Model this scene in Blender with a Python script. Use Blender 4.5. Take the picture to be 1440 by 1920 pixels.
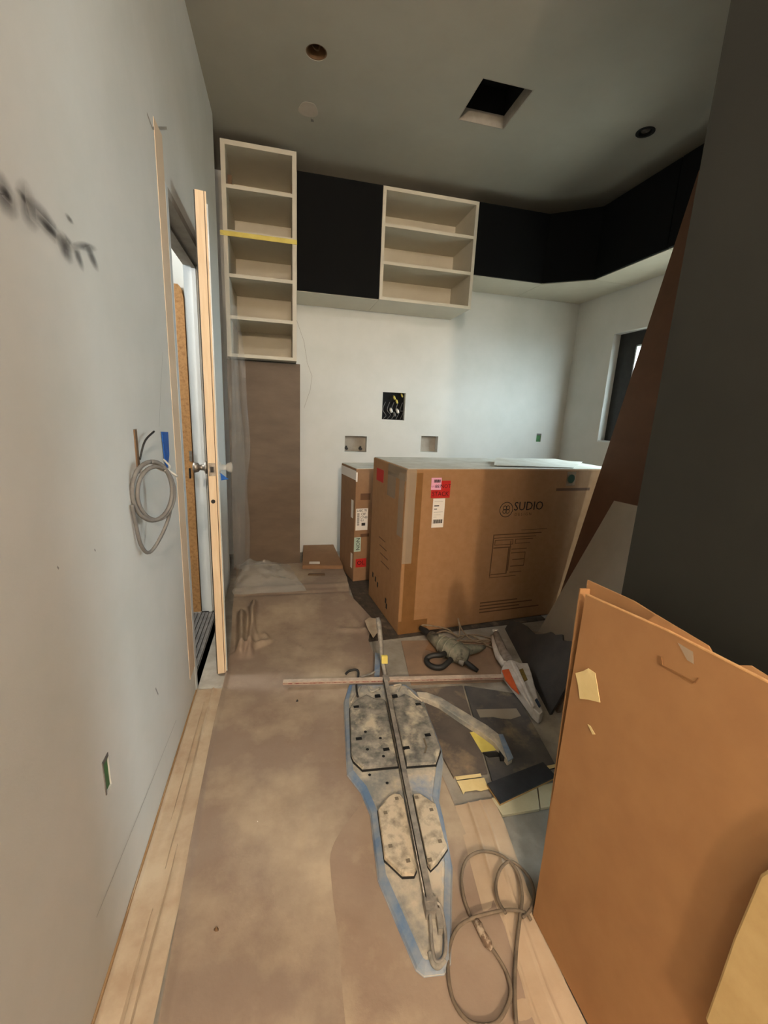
import bpy, bmesh, math, random
from mathutils import Vector, Matrix
random.seed(7)
for o in list(bpy.data.objects): bpy.data.objects.remove(o)
S = bpy.context.scene
C = S.collection
# ------------------------------------------------------------ camera
cam = bpy.data.cameras.new('camera'); camo = bpy.data.objects.new('camera', cam); C.objects.link(camo)
cam.sensor_fit = 'HORIZONTAL'; cam.sensor_width = 36.0; cam.lens = 19.95; cam.clip_start = 0.02
rx, dn, fw = Vector((0.97380, -0.22283, 0.04538)), Vector((-0.00741, -0.23053, -0.97304)), Vector((0.22728, 0.94721, -0.22614))
m = Matrix((rx, -dn, -fw)).transposed().to_4x4(); m.translation = (0, 0, 1.3); camo.matrix_world = m
S.camera = camo
# ------------------------------------------------------------ world and light
w = bpy.data.worlds.new('overcast_sky'); S.world = w; w.use_nodes = True
bg = w.node_tree.nodes['Background']; bg.inputs[0].default_value = (0.74, 0.93, 1.0, 1); bg.inputs[1].default_value = 12.0
def lamp(name, kind, loc, power, col, size=0.1, rot=None):
    l = bpy.data.lights.new(name, kind); l.energy = power; l.color = col
    if kind == 'AREA': l.size = size
    else: l.shadow_soft_size = size
    o = bpy.data.objects.new(name, l); o.location = loc; C.objects.link(o)
    if rot: o.rotation_euler = rot
    return o
lamp('hall_ceiling_lamp', 'POINT', (0.09, -2.25, 2.2), 135, (1.0, 0.81, 0.61), 0.06)
lamp('hall_near_fill', 'POINT', (.25, -.55, 2.75), 32, (1.0, .96, .92), .1)  # added fill light, brightens the left wall near the camera
pl = lamp('window_portal', 'AREA', (2.86, 2.54, 1.59), 1, (1, 1, 1), 1.0, (0, math.radians(-90), 0))
pl.data.shape = 'RECTANGLE'; pl.data.size = 0.9; pl.data.size_y = 1.58; pl.rotation_euler = (0, math.radians(90), 0)
pl.data.cycles.is_portal = True
pd = lamp('garden_door_portal', 'AREA', (2.88, .60, 1.09), 1, (1, 1, 1), 1.0, (0, math.radians(90), 0))
pd.data.shape = 'RECTANGLE'; pd.data.size = 2.0; pd.data.size_y = .6; pd.data.cycles.is_portal = True
lamp('side_room_fill', 'POINT', (-1.6, 2.2, 2.3), 40, (0.9, 0.96, 1.0), 0.15)  # added point light, stands in for daylight in the side room
S.view_settings.view_transform = 'Standard'; S.view_settings.look = 'None'
S.view_settings.gamma = 1.0; S.view_settings.use_curve_mapping = False
S.view_settings.exposure = 1.02
# ------------------------------------------------------------ materials
def lin(c):
    return tuple((v/255/12.92 if v/255 <= .04045 else ((v/255+.055)/1.055)**2.4) for v in c) + (1,)
MATS = {}
def mat(name, c1, c2=None, scale=6, rough=.75, bump=0, bscale=80, metal=0, lo=.35, hi=.65, c3=None, s3=2, l3=.5, h3=.62, alpha=1, spec=.4, stretch=(1,1,1), detail=6, trans=0):
    if name in MATS: return MATS[name]
    mt = bpy.data.materials.new(name); mt.use_nodes = True; MATS[name] = mt
    nt = mt.node_tree; N = nt.nodes; L = nt.links
    b = N['Principled BSDF']; b.inputs['Roughness'].default_value = rough; b.inputs['Metallic'].default_value = metal
    b.inputs['Specular IOR Level'].default_value = spec
    b.inputs['Base Color'].default_value = lin(c1); b.inputs['Alpha'].default_value = alpha
    tc = N.new('ShaderNodeTexCoord'); mp = N.new('ShaderNodeMapping'); mp.inputs['Scale'].default_value = stretch
    L.new(tc.outputs['Object'], mp.inputs[0])
    def noise(sc, det=detail):
        n = N.new('ShaderNodeTexNoise'); n.inputs['Scale'].default_value = sc; n.inputs['Detail'].default_value = det
        n.inputs['Roughness'].default_value = .62; L.new(mp.outputs[0], n.inputs['Vector']); return n
    col = None
    def blend(prev, c, n, a, z):
        r = N.new('ShaderNodeMapRange'); r.inputs[1].default_value = a; r.inputs[2].default_value = z; L.new(n.outputs['Fac'], r.inputs[0])
        mx = N.new('ShaderNodeMix'); mx.data_type = 'RGBA'; L.new(r.outputs[0], mx.inputs[0])
        if isinstance(prev, tuple): mx.inputs[6].default_value = prev
        else: L.new(prev, mx.inputs[6])
        mx.inputs[7].default_value = lin(c); return mx.outputs[2]
    if c2: col = blend(lin(c1), c2, noise(scale), lo, hi)
    if c3: col = blend(col if col else lin(c1), c3, noise(s3, 8), l3, h3)
    if col: L.new(col, b.inputs['Base Color'])
    if bump:
        n = noise(bscale, 4); bn = N.new('ShaderNodeBump'); bn.inputs['Strength'].default_value = bump; bn.inputs['Distance'].default_value = .004
        L.new(n.outputs['Fac'], bn.inputs['Height']); L.new(bn.outputs[0], b.inputs['Normal'])
    return mt
def smudge_mat(name, c, strength=.6, sc=3.0):
    mt = bpy.data.materials.new(name); mt.use_nodes = True; MATS[name] = mt
    nt = mt.node_tree; N = nt.nodes; L = nt.links; b = N['Principled BSDF']
    b.inputs['Base Color'].default_value = lin(c); b.inputs['Roughness'].default_value = .9
    tc = N.new('ShaderNodeTexCoord'); mp = N.new('ShaderNodeMapping'); mp.inputs['Location'].default_value = (-1, -1, -1); mp.inputs['Scale'].default_value = (2, 2, 2)
    L.new(tc.outputs['Generated'], mp.inputs[0])
    sx = N.new('ShaderNodeSeparateXYZ'); L.new(mp.outputs[0], sx.inputs[0])
    def m(op, a, c_=None):
        q = N.new('ShaderNodeMath'); q.operation = op
        for i, v in enumerate((a, c_)):
            if v is None: continue
            if isinstance(v, (int, float)): q.inputs[i].default_value = v
            else: L.new(v, q.inputs[i])
        return q.outputs[0]
    r = m('SQRT', m('ADD', m('POWER', sx.outputs[1], 2), m('POWER', sx.outputs[2], 2)))
    n = N.new('ShaderNodeTexNoise'); n.inputs['Scale'].default_value = sc; L.new(tc.outputs['Generated'], n.inputs['Vector'])
    a = m('SUBTRACT', 1.15, m('ADD', r, m('MULTIPLY', n.outputs['Fac'], .4)))
    a = m('MINIMUM', m('MAXIMUM', m('MULTIPLY', a, 1.3), 0), 1)
    L.new(m('MULTIPLY', a, strength), b.inputs['Alpha'])
    return mt
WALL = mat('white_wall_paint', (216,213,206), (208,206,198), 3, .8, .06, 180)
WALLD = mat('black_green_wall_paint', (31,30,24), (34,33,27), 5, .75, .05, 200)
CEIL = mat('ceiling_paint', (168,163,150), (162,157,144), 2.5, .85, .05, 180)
PATCH = mat('filler_patch', (186,174,160), (178,166,152), 12, .9)
PLAST = mat('raw_plaster', (168,160,148), (150,142,130), 12, .9)
FLOOR = mat('concrete_floor', (158,150,138), (132,124,112), 7, .8, .15, 60, c3=(176,166,150), s3=3)
PAPER = mat('kraft_floor_paper', (136,116,100), (148,130,114), 3.5, .85, .2, 40, c3=(180,162,138), s3=1.5, l3=.46, h3=.62)
PAPER2 = mat('pale_masking_paper', (196,180,156), (176,154,130), 9, .85, .25, 30)
KRAFT = mat('kraft_card', (160,120,82), (152,112,74), 20, .8, .05, 200)
KRAFTD = mat('dull_kraft_card', (148,112,80), (138,104,74), 14, .8, .05, 200)
KRAFTO = mat('orange_kraft_card', (160,117,75), (153,110,70), 10, .8, .04, 240)
KRAFTR = mat('red_brown_card', (104,72,52), (97,67,48), 8, .8, .04, 200)
EDGE = mat('card_edge', (206,160,108), (188,140,90), 60, .85)
WHITEC = mat('white_melamine', (204,197,179), (198,190,172), 5, .5)
CREAM = mat('cream_melamine', (206,197,176), (200,190,168), 5, .6)
BLACKP = mat('black_panel', (10,10,10), (12,12,11), 4, .8, spec=.15)
BROWNP = mat('brown_wrap_panel', (114,96,79), (102,86,71), 4, .7, .25, 30, stretch=(1,1,3))
WOODD = mat('door_edge_wood', (230,208,178), (222,196,160), 12, .6, stretch=(8,8,.6))
OSB = mat('particle_board', (196,146,92), (160,110,64), 60, .8, .1, 120, lo=.45, hi=.7)
WHITEP = mat('white_gloss_paint', (214,218,218), (208,212,212), 4, .45)
DOORP = mat('door_face_film', (196,202,204), (170,176,178), 9, .28, .1, 20)
STEEL = mat('dull_steel', (168,160,150), (120,112,102), 40, .45, metal=.85)
STEELD = mat('dusty_rail_steel', (158,150,138), (116,110,104), 30, .55, metal=.15)
CUTB = mat('dusty_blue_metal', (128,128,124), (196,182,160), 9, .7, .2, 90, c3=(118,140,166), s3=5, l3=.55, h3=.68, lo=.38, hi=.6)
CUTG = mat('dusty_blue_enamel', (88,114,146), (150,152,150), 9, .65, .1, 90)
PAD = mat('dusty_grey_rubber', (92,90,86), (152,146,134), 22, .85, .4, 90, c3=(190,178,156), s3=12, l3=.52, h3=.66)
PADW = mat('pale_dusty_rubber', (192,176,152), (132,122,106), 34, .85, .35, 90, lo=.45, hi=.7)
BLK = mat('black_hole', (8,8,8), rough=.9)
BLKP = mat('black_plastic', (26,25,24), (40,38,35), 20, .55)
GREEN = mat('green_plastic_box', (76,128,72), (64,108,62), 20, .6)
BLUET = mat('blue_masking_tape', (22,92,178), (18,78,156), 30, .7)
CABLE = mat('grey_cable_sheath', (116,113,108), (98,94,90), 30, .6)
CABLEW = mat('white_cable', (214,208,196), rough=.6)
CABLEB = mat('brown_dusty_cable', (128,108,86), (150,132,108), 40, .8)
CABLEG = mat('dusty_rubber_cable', (122,106,88), (96,84,70), 30, .8)
CREAMT = mat('cream_tape', (226,204,150), (214,190,134), 12, .7)
YELT = mat('yellow_tape', (224,206,110), (212,190,92), 14, .65)
SLATE = mat('dusty_slate_tile', (74,72,72), (94,88,82), 10, .75, .2, 80, c3=(140,124,100), s3=7, l3=.55, h3=.72)
SLATEB = mat('dusty_brown_slate_tile', (96,86,78), (78,72,68), 12, .8, .25, 70, c3=(152,130,104), s3=6, l3=.5, h3=.68)
BLACKT = mat('black_stone_tile', (40,41,44), (48,49,52), 30, .6, .1, 120)
CREAMTL = mat('cream_tile', (200,190,158), (186,174,140), 10, .5)
LABEL = mat('paper_label', (232,224,214), rough=.6)
PINKL = mat('pink_label', (232,170,196), rough=.6)
REDL = mat('red_label', (186,36,28), (176,30,24), 20, .6)
MINTL = mat('mint_label', (176,196,180), rough=.6)
INK = mat('black_ink', (34,28,26), rough=.8)
INKR = mat('dark_red_ink', (70,14,12), rough=.8)
INKF = mat('faded_print_ink', (98,68,44), rough=.85)
TAPE = mat('clear_packing_tape', (196,176,150), rough=.25, alpha=.35)
TAPEB = mat('brown_packing_tape', (122,86,48), (132,94,56), 12, .3)
GDARK = mat('dark_cement_board', (58,56,55), (70,66,62), 10, .85, .15, 90)
GBOARD = mat('grey_board', (150,138,122), (142,131,116), 8, .85, .05, 120)
DRILLG = mat('dusty_green_grey_tool', (102,103,88), (138,130,112), 26, .7, .3, 60, c3=(70,68,60), s3=14, l3=.54, h3=.64)
TOOLW = mat('dusty_white_plastic', (206,198,188), (180,170,158), 20, .6)
ORNG = mat('orange_plastic', (204,92,44), (184,80,40), 20, .6)
TOOLB = mat('dusty_brown_grip', (112,98,86), (146,134,122), 30, .8)
MATF = mat('ribbed_grey_mat', (96,92,88), (124,118,112), 30, .7)
MATD = mat('dark_ribbed_mat', (78,66,54), (58,50,42), 24, .8, .3, 60, c3=(120,102,82), s3=9, l3=.55, h3=.7)
FOAM = mat('beige_foam', (196,168,116), (184,154,102), 14, .85)
HINGE = mat('brown_hinge_plate', (104,78,52), rough=.6)
# translucent dust film
def film_mat(name, c, a, rough=.25):
    mt = mat(name, c, None, rough=rough, alpha=a, spec=.6); return mt
FILM = film_mat('clear_plastic_film', (206,210,208), .13)
FILM2 = film_mat('crumpled_plastic_film', (222,218,208), .34, .15)
GLASS = film_mat('window_glass', (170,190,205), .12, .03)
# ------------------------------------------------------------ mesh helpers
class MB:
    def __init__(s): s.v = []; s.f = []
    def add(s, vs, fs):
        n = len(s.v); s.v += [tuple(v) for v in vs]; s.f += [tuple(i+n for i in f) for f in fs]; return s
    def box(s, x0, x1, y0, y1, z0, z1):
        return s.add([(x, y, z) for z in (z0, z1) for y in (y0, y1) for x in (x0, x1)],
                     [(0,2,3,1), (4,5,7,6), (0,1,5,4), (2,6,7,3), (0,4,6,2), (1,3,7,5)])
    def prism(s, pts, off):
        """closed solid from a 3D outline and an offset vector"""
        n = len(pts); a = [Vector(p) for p in pts]; o = Vector(off)
        nrm = Vector((0, 0, 0))
        for i in range(n): nrm += a[i].cross(a[(i+1) % n])
        if nrm.dot(o) < 0: a.reverse()
        vs = a + [p+o for p in a]
        fs = [tuple(range(n-1, -1, -1)), tuple(range(n, 2*n))] + [(i, (i+1) % n, (i+1) % n+n, i+n) for i in range(n)]
        return s.add(vs, fs)
    def slab(s, xy, z0, z1): return s.prism([(p[0], p[1], z0) for p in xy], (0, 0, z1-z0))
    def tube(s, path, r, n=8, close=False, flat=1.0):
        P = [Vector(p) for p in path]; k = len(P); rs = r if isinstance(r, (list, tuple)) else [r]*k
        vs = []; up = Vector((.13, .2, 1)).normalized(); u = None
        for i, p in enumerate(P):
            if close: t = P[(i+1) % k]-P[i-1]
            else: t = P[min(i+1, k-1)]-P[max(i-1, 0)]
            t.normalize()
            u = (up if u is None else u); u = u-t*u.dot(t)
            if u.length < 1e-4: u = t.orthogonal()
            u.normalize(); v = t.cross(u)
            for j in range(n):
                a = 2*math.pi*j/n; vs.append(p+(v*math.cos(a)+u*math.sin(a)*flat)*rs[i])
        fs = [(i*n+j, i*n+(j+1) % n, (i+1) % k*n+(j+1) % n, (i+1) % k*n+j) for i in range(k if close else k-1) for j in range(n)]
        if not close: fs += [tuple(range(n-1, -1, -1)), tuple((k-1)*n+j for j in range(n))]
        return s.add(vs, fs)
    def disc(s, c, ax, r, h, n=20):
        c = Vector(c); ax = Vector(ax).normalized(); return s.tube([c, c+ax*h], r, n)
    def ring(s, c, r0, r1, z0, z1, n=28):
        vs = []
        for j in range(n):
            a = 2*math.pi*j/n
            for r, z in ((r0, z0), (r1, z0), (r1, z1), (r0, z1)): vs.append((c[0]+r*math.cos(a), c[1]+r*math.sin(a), z))
        fs = []
        for j in range(n):
            k = (j+1) % n
            for q in range(4): fs.append((j*4+q, k*4+q, k*4+(q+1) % 4, j*4+(q+1) % 4))
        return s.add(vs, fs)
    def build(s, name, mt, parent=None, smooth=False, bevel=0, local=False):
        loc = Vector((0, 0, 0))
        if parent is not None and not local: loc = base_of(parent)
        me = bpy.data.meshes.new(name); me.from_pydata([tuple(Vector(v)-loc) for v in s.v], [], s.f); me.update()
        bm = bmesh.new(); bm.from_mesh(me); bmesh.ops.recalc_face_normals(bm, faces=bm.faces); bm.to_mesh(me); bm.free()
        me.materials.append(mt)
        if smooth:
            for p in me.polygons: p.use_smooth = True
        o = bpy.data.objects.new(name, me); C.objects.link(o)
        if parent is not None: o.parent = parent
        if bevel:
            bv = o.modifiers.new('bevel', 'BEVEL'); bv.width = bevel; bv.segments = 2; bv.limit_method = 'ANGLE'
        return o
def base_of(o):
    v = Vector((0, 0, 0))
    while o is not None: v += o.location; o = o.parent
    return v
def tag(o, label, cat, group=None):
    o['label'] = label; o['category'] = cat
    if group: o['group'] = group
    return o
def thing(name, label, cat, loc=(0, 0, 0), rz=0, group=None):
    o = bpy.data.objects.new(name, None); C.objects.link(o); o.location = loc; o.rotation_euler = (0, 0, rz); o.empty_display_size = .1
    return tag(o, label, cat, group)
def struct(o): o['kind'] = 'structure'; return o
def B(*a): return MB().box(*a)
def text_mesh(body, size, extrude=.0004, align='CENTER'):
    cu = bpy.data.curves.new('lettering', 'FONT'); cu.body = body; cu.size = size; cu.extrude = extrude; cu.align_x = align; cu.align_y = 'CENTER'; cu.resolution_u = 2
    ob = bpy.data.objects.new('lettering_source', cu); C.objects.link(ob)
    dg = bpy.context.evaluated_depsgraph_get(); me = bpy.data.meshes.new_from_object(ob.evaluated_get(dg))
    bpy.data.objects.remove(ob); bpy.data.curves.remove(cu); return me
def lettering(body, size, mt, parent, frame, name='lettering', sx=1.0, shear=0.0, bold=0):
    me = text_mesh(body, size); me.materials.clear(); me.materials.append(mt)
    sh = Matrix(((sx, shear, 0, 0), (0, 1, 0, 0), (0, 0, 1, 0), (0, 0, 0, 1)))
    o = bpy.data.objects.new(name, me); C.objects.link(o); o.parent = parent; me.transform(frame @ sh); return o
def frame(origin, u, v):
    u = Vector(u).normalized(); v = Vector(v).normalized(); n = u.cross(v)
    f = Matrix((u, v, n)).transposed().to_4x4(); f.translation = origin; return f
def catmull(pts, k=6, close=False):
    P = [Vector(p) for p in pts]; n = len(P); out = []
    for i in range(n if close else n-1):
        a, b, c, d = (P[(i-1) % n] if close or i else P[0]), P[i], P[(i+1) % n], (P[(i+2) % n] if close or i+2 < n else P[-1])
        for j in range(k):
            t = j/k; out.append(.5*((2*b)+(c-a)*t+(2*a-5*b+4*c-d)*t*t+(3*b-a-3*c+d)*t**3))
    if not close: out.append(P[-1])
    return out
def holed(plane, u0, u1, v0, v1, front, back, holes, rounds=()):
    """wall or ceiling slab with rectangular holes; plane 'x','y','z' is the axis of the slab's thickness"""
    cells = list(holes)+[(c[0]-c[2]*1.25, c[0]+c[2]*1.25, c[1]-c[2]*1.25, c[1]+c[2]*1.25) for c in rounds]
    us = sorted(set([u0, u1]+[q for h in cells for q in h[:2] if u0 < q < u1])); vs = sorted(set([v0, v1]+[q for h in cells for q in h[2:] if v0 < q < v1]))
    mb = MB()
    def P(u, v, d): return {'x': (d, u, v), 'y': (u, d, v), 'z': (u, v, d)}[plane]
    for d in (front, back):
        for i in range(len(us)-1):
            for j in range(len(vs)-1):
                a, b = (us[i]+us[i+1])/2, (vs[j]+vs[j+1])/2
                if any(h[0] < a < h[1] and h[2] < b < h[3] for h in cells): continue
                mb.add([P(us[i], vs[j], d), P(us[i+1], vs[j], d), P(us[i+1], vs[j+1], d), P(us[i], vs[j+1], d)], [(0, 1, 2, 3)])
    for h in list(holes)+[(u0, u1, v0, v1)]:
        a, b, c, e = max(h[0], u0), min(h[1], u1), max(h[2], v0), min(h[3], v1)
        q = [(a, c), (b, c), (b, e), (a, e)]
        for i in range(4):
            p0, p1 = q[i], q[(i+1) % 4]
            if h[2] < v0 and p0[1] == v0 and p1[1] == v0: continue
            mb.add([P(*p0, front), P(*p1, front), P(*p1, back), P(*p0, back)], [(0, 1, 2, 3)])
    for c in rounds:
        n = 32; R = c[2]*1.25; ci = []; sq = []
        for k in range(n):
            a = 2*math.pi*k/n+math.pi/4; x, y = math.cos(a), math.sin(a); s = R/max(abs(x), abs(y))
            ci.append((c[0]+x*c[2], c[1]+y*c[2])); sq.append((c[0]+x*s, c[1]+y*s))
        for k in range(n):
            l = (k+1) % n
            for d in (front, back): mb.add([P(*ci[k], d), P(*sq[k], d), P(*sq[l], d), P(*ci[l], d)], [(0, 1, 2, 3)])
            mb.add([P(*ci[k], front), P(*ci[l], front), P(*ci[l], back), P(*ci[k], back)], [(0, 1, 2, 3)])
    return mb
def hnoise(x, y, seed=0):
    def h(i, j):
        n = math.sin(i*127.1+j*311.7+seed*74.7)*43758.5453; return n-math.floor(n)
    i, j = math.floor(x), math.floor(y); u, v = x-i, y-j; u = u*u*(3-2*u); v = v*v*(3-2*v)
    return (h(i, j)*(1-u)+h(i+1, j)*u)*(1-v)+(h(i, j+1)*(1-u)+h(i+1, j+1)*u)*v
# ============================================================ the setting
XL, YB, XR, ZC = -.405, 3.85, 2.73, 3.0
struct(B(-2.6, 2.86, -2.7, 3.97, -.12, 0).build('floor', FLOOR))
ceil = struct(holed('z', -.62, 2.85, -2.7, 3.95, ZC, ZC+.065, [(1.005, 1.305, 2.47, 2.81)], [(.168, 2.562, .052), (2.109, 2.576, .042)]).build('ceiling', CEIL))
MB().box(-.62, 2.85, -2.7, 3.95, ZC+.30, ZC+.33).build('ceiling_deck', BLKP, ceil)
DO = (1.866, 2.759, -.01, 2.059)
wl = struct(holed('x', -2.7, 3.2, 0, ZC, XL, XL-.12, [DO, (.918, .952, .415, .505), (1.318, 1.352, 1.10, 1.225)]).build('wall_left', WALL))
struct(B(-.64, -.525, 2.95, 3.85, 0, ZC).build('wall_niche_left', WALL))
wb = struct(holed('y', -.64, XR, 0, ZC, YB, YB+.12, [(.863, 1.074, 1.244, 1.484), (.532, .732, .945, 1.086), (1.248, 1.415, .961, 1.108), (2.448, 2.50, 1.09, 1.172)]).build('wall_back', WALL))
WN = (1.75, 3.33, 1.14, 2.04)
wr = struct(holed('x', -2.7, 3.97, 0, ZC, XR, XR+.13, [WN, (.3, .9, .09, 2.09)]).build('wall_right', WALL))
struct(B(-.525, 2.86, -2.82, -2.7, 0, ZC).build('wall_rear', WALL))
struct(B(.80, .93, -2.7, .81, 0, ZC).build('wall_dark', WALLD))
# room behind the door
struct(B(-2.6, -2.5, -.2, 3.97, 0, 2.6).build('wall_side_room_far', WALL))
struct(B(-2.6, -.525, -.3, -.2, 0, 2.6).build('wall_side_room_near', WALL))
struct(B(-2.6, -.64, 3.85, 3.97, 0, 2.6).build('wall_side_room_back', WALL))
struct(B(-2.6, -.525, -.3, 3.97, 2.6, 2.7).build('ceiling_side_room', CEIL))
# window
wf = struct(MB().box(2.80, 2.85, 1.75, 1.83, 1.14, 2.04).box(2.80, 2.85, 3.25, 3.33, 1.14, 2.04).box(2.80, 2.85, 1.83, 3.25, 1.14, 1.20).box(2.80, 2.85, 1.83, 3.25, 1.98, 2.04).box(2.79, 2.83, 3.13, 3.25, 1.20, 1.98).box(2.79, 2.83, 1.83, 1.91, 1.20, 1.98).box(2.79, 2.83, 1.91, 3.13, 1.20, 1.25).box(2.79, 2.83, 1.91, 3.13, 1.93, 1.98).build('window_1', BLKP))
B(2.818, 2.826, 1.83, 3.25, 1.20, 1.98).build('pane', GLASS, wf)
MB().box(2.792, 2.834, 3.118, 3.13, 1.25, 1.93).box(2.792, 2.834, 1.91, 3.13, 1.918, 1.93).build('glazing_strip', WHITEP, wf)
struct(B(2.735, 2.80, 1.752, 3.328, 1.14, 1.152).build('trim_window_sill', WHITEP))
gd = struct(MB().box(2.80, 2.85, .3, .36, .09, 2.09).box(2.80, 2.85, .84, .9, .09, 2.09).box(2.80, 2.85, .36, .84, .09, .16).box(2.80, 2.85, .36, .84, 2.02, 2.09).build('window_2', BLKP))
B(2.818, 2.826, .36, .84, .16, 2.02).build('pane', GLASS, gd)
struct(B(2.87, 16, -9, 14, -.5, -.3).build('floor_outside', FLOOR))
# recess boxes behind the wall cut-outs
def recess(x0, x1, z0, z1, mt, depth=.07): return MB().box(x0-.004, x1+.004, YB+depth, YB+depth+.006, z0-.004, z1+.004).build('recess_back', mt, wb)
recess(.863, 1.074, 1.244, 1.484, BLK, .05)
recess(.532, .732, .945, 1.086, PLAST); recess(1.248, 1.415, .961, 1.108, PLAST)
# ceiling fittings
vb = MB().box(1.0, 1.31, 2.465, 2.815, ZC+.2, ZC+.21)
for a in ((1.0, 1.004, 2.465, 2.815), (1.306, 1.31, 2.465, 2.815), (1.0, 1.31, 2.465, 2.469), (1.0, 1.31, 2.811, 2.815)): vb.box(*a, ZC+.066, ZC+.2)
vt = thing('ceiling_vent_opening', 'square cut-out for an air vent in the grey ceiling, black inside', 'vent', (1.155, 2.64, ZC))
vb.build('black_box', BLK, vt)
MB().box(1.005, 1.012, 2.47, 2.81, ZC, ZC+.066).box(1.298, 1.305, 2.47, 2.81, ZC, ZC+.066).box(1.012, 1.298, 2.47, 2.477, ZC, ZC+.066).box(1.012, 1.298, 2.803, 2.81, ZC, ZC+.066).build('plaster_lip', PLAST, vt)
MB().tube([(1.13, 2.62, ZC+.2), (1.14, 2.6, ZC+.13), (1.16, 2.6, ZC+.1)], .006, 6).build('wire_end', STEEL, vt)
dl = thing('downlight_hole', 'empty round downlight hole with brown rim in the ceiling near the left wall', 'hole', (.168, 2.562, ZC))
MB().ring((.168, 2.562), .046, .0515, ZC+.002, ZC+.09).build('can', HINGE, dl)
MB().disc((.168, 2.562, ZC+.09), (0, 0, 1), .055, .01).build('can_top', BLK, dl)
MB().tube(catmull([(.14, 2.58, ZC+.09), (.15, 2.57, ZC+.03), (.18, 2.57, ZC+.02), (.19, 2.55, ZC+.08)]), .004, 6).build('wire_loop', HINGE, dl)
d2 = thing('downlight', 'recessed round downlight with chrome lamp in the ceiling above the window', 'downlight', (2.109, 2.576, ZC))
MB().ring((2.109, 2.576), .037, .052, ZC-.004, ZC+.004).build('trim_ring', BLKP, d2, smooth=False)
MB().ring((2.109, 2.576), .034, .040, ZC+.004, ZC+.08).build('can', BLKP, d2)
MB().disc((2.109, 2.576, ZC+.006), (0, 0, 1), .026, .05).build('reflector_lamp', STEEL, d2, smooth=False)
MB().disc((2.109, 2.576, ZC+.08), (0, 0, 1), .045, .01).build('can_top', BLK, d2)
cp = [(.152+.055*math.cos(a)*(1+.12*math.sin(3*a)), 2.985+.07*math.sin(a)*(1+.1*math.cos(2*a))) for a in [i*math.pi/9 for i in range(18)]]
struct(MB().slab(cp, ZC-.002, ZC+.001).build('trim_plaster_patch', PATCH))
MB().slab([(.17, 3.06), (.186, 3.065), (.19, 3.085), (.172, 3.085)], ZC-.0025, ZC).build('chip_mark', MATF, ceil)
cl = [(0.107, 2.014), (0.168, 1.853), (0.195, 1.686), (0.236, 1.58), (0.223, 1.47), (0.17, 1.311)]
for (xa, za), (xb, zb) in zip(cl[:-1], cl[1:]):
    MB().add([(xa-.0013, YB-.0008, za), (xb-.0013, YB-.0008, zb), (xb+.0013, YB-.0008, zb), (xa+.0013, YB-.0008, za)], [(0, 1, 2, 3)]).build('hairline_crack', MATS['raw_plaster'], wb)
# wall openings of the black panel: wires
for (x, z, mt, r) in ((.975, 1.437, YELT, .011), (1.0, 1.405, YELT, .010), (.95, 1.325, LABEL, .015), (1.012, 1.32, LABEL, .014), (1.045, 1.462, YELT, .008), (.985, 1.29, MATF, .012)):
    MB().tube([(x, YB+.05, z+.02), (x, YB+.03, z+.008), (x+.004, YB+.012, z-.012)], [r*.6, r, r*.8], 8).build('wire_nut', mt, wb, smooth=True)
for k in range(5):
    x = .885+k*.04; MB().tube(catmull([(x, YB+.045, 1.25), (x+.02, YB+.02, 1.28+.01*k), (x-.01, YB+.025, 1.33), (x+.015, YB+.045, 1.40)]), .003, 5).build('wire', CABLE, wb)
for x in (.551, .682):
    MB().disc((x, YB+.07, .972), (0, -1, 0), .013, .06, 10).tube([(x, YB+.04, .972), (x, YB+.04, .995)], .009, 8).build('pipe_stub', BLKP, wb)
gb = thing('electrical_box', 'small green electrical box in the back wall near the window corner', 'electrical box', (2.474, YB, 1.13), group='green electrical boxes')
B(2.449, 2.499, YB+.012, YB+.03, 1.091, 1.171).build('box_face', GREEN, gb); B(2.449, 2.499, YB+.002, YB+.012, 1.155, 1.171).build('rim', MATF, gb)
gb2 = thing('electrical_box', 'green electrical box sunk low in the white left wall', 'electrical box', (XL, .935, .46), group='green electrical boxes')
B(XL-.03, XL-.003, .919, .951, .416, .504).build('box_face', GREEN, gb2)
MB().box(XL-.003, XL+.002, .9185, .922, .416, .504).box(XL-.003, XL+.001, .922, .9515, .494, .504).build('rim', MATF, gb2)
B(XL-.09, XL-.06, 1.316, 1.354, 1.098, 1.227).build('recess_back', BLKP, wl)
B(XL-.05, XL+.004, 1.318, 1.335, 1.105, 1.224).build('wood_block', HINGE, wl)
# wall marks on the left wall
SM = [smudge_mat('pencil_smudge', (66,60,64), .6), smudge_mat('soft_smudge', (84,78,80), .55)]
def mark(y0, z0, y1, z1, wd, k=0):
    L = math.hypot(y1-y0, z1-z0)*.62+wd*.5; c = Vector((XL+.0012, (y0+y1)/2, (z0+z1)/2))
    o = MB().add([(0, -L, -wd*1.7), (0, L, -wd*1.7), (0, L, wd*1.7), (0, -L, wd*1.7)], [(0, 1, 2, 3)]).build('pencil_smudge', SM[k], wl)
    o.location = c; o.rotation_euler = (math.atan2(z1-z0, y1-y0), 0, 0)
for a in [(0.814, 1.598, 0.861, 1.585, 0.02, 1), (0.831, 1.597, 0.855, 1.592, 0.006, 0), (0.881, 1.606, 0.925, 1.599, 0.024, 1), (0.914, 1.608, 1.005, 1.589, 0.015, 1), (0.934, 1.597, 0.997, 1.588, 0.006, 0), (0.998, 1.594, 1.061, 1.59, 0.009, 0), (0.999, 1.583, 1.042, 1.569, 0.014, 1), (1.062, 1.595, 1.092, 1.565, 0.011, 1), (1.124, 1.611, 1.172, 1.588, 0.011, 1), (1.068, 1.6, 1.171, 1.626, 0.006, 1), (0.874, 1.613, 0.911, 1.607, 0.004, 0), (1.039, 1.642, 1.068, 1.639, 0.004, 1)]: mark(*a)
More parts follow.
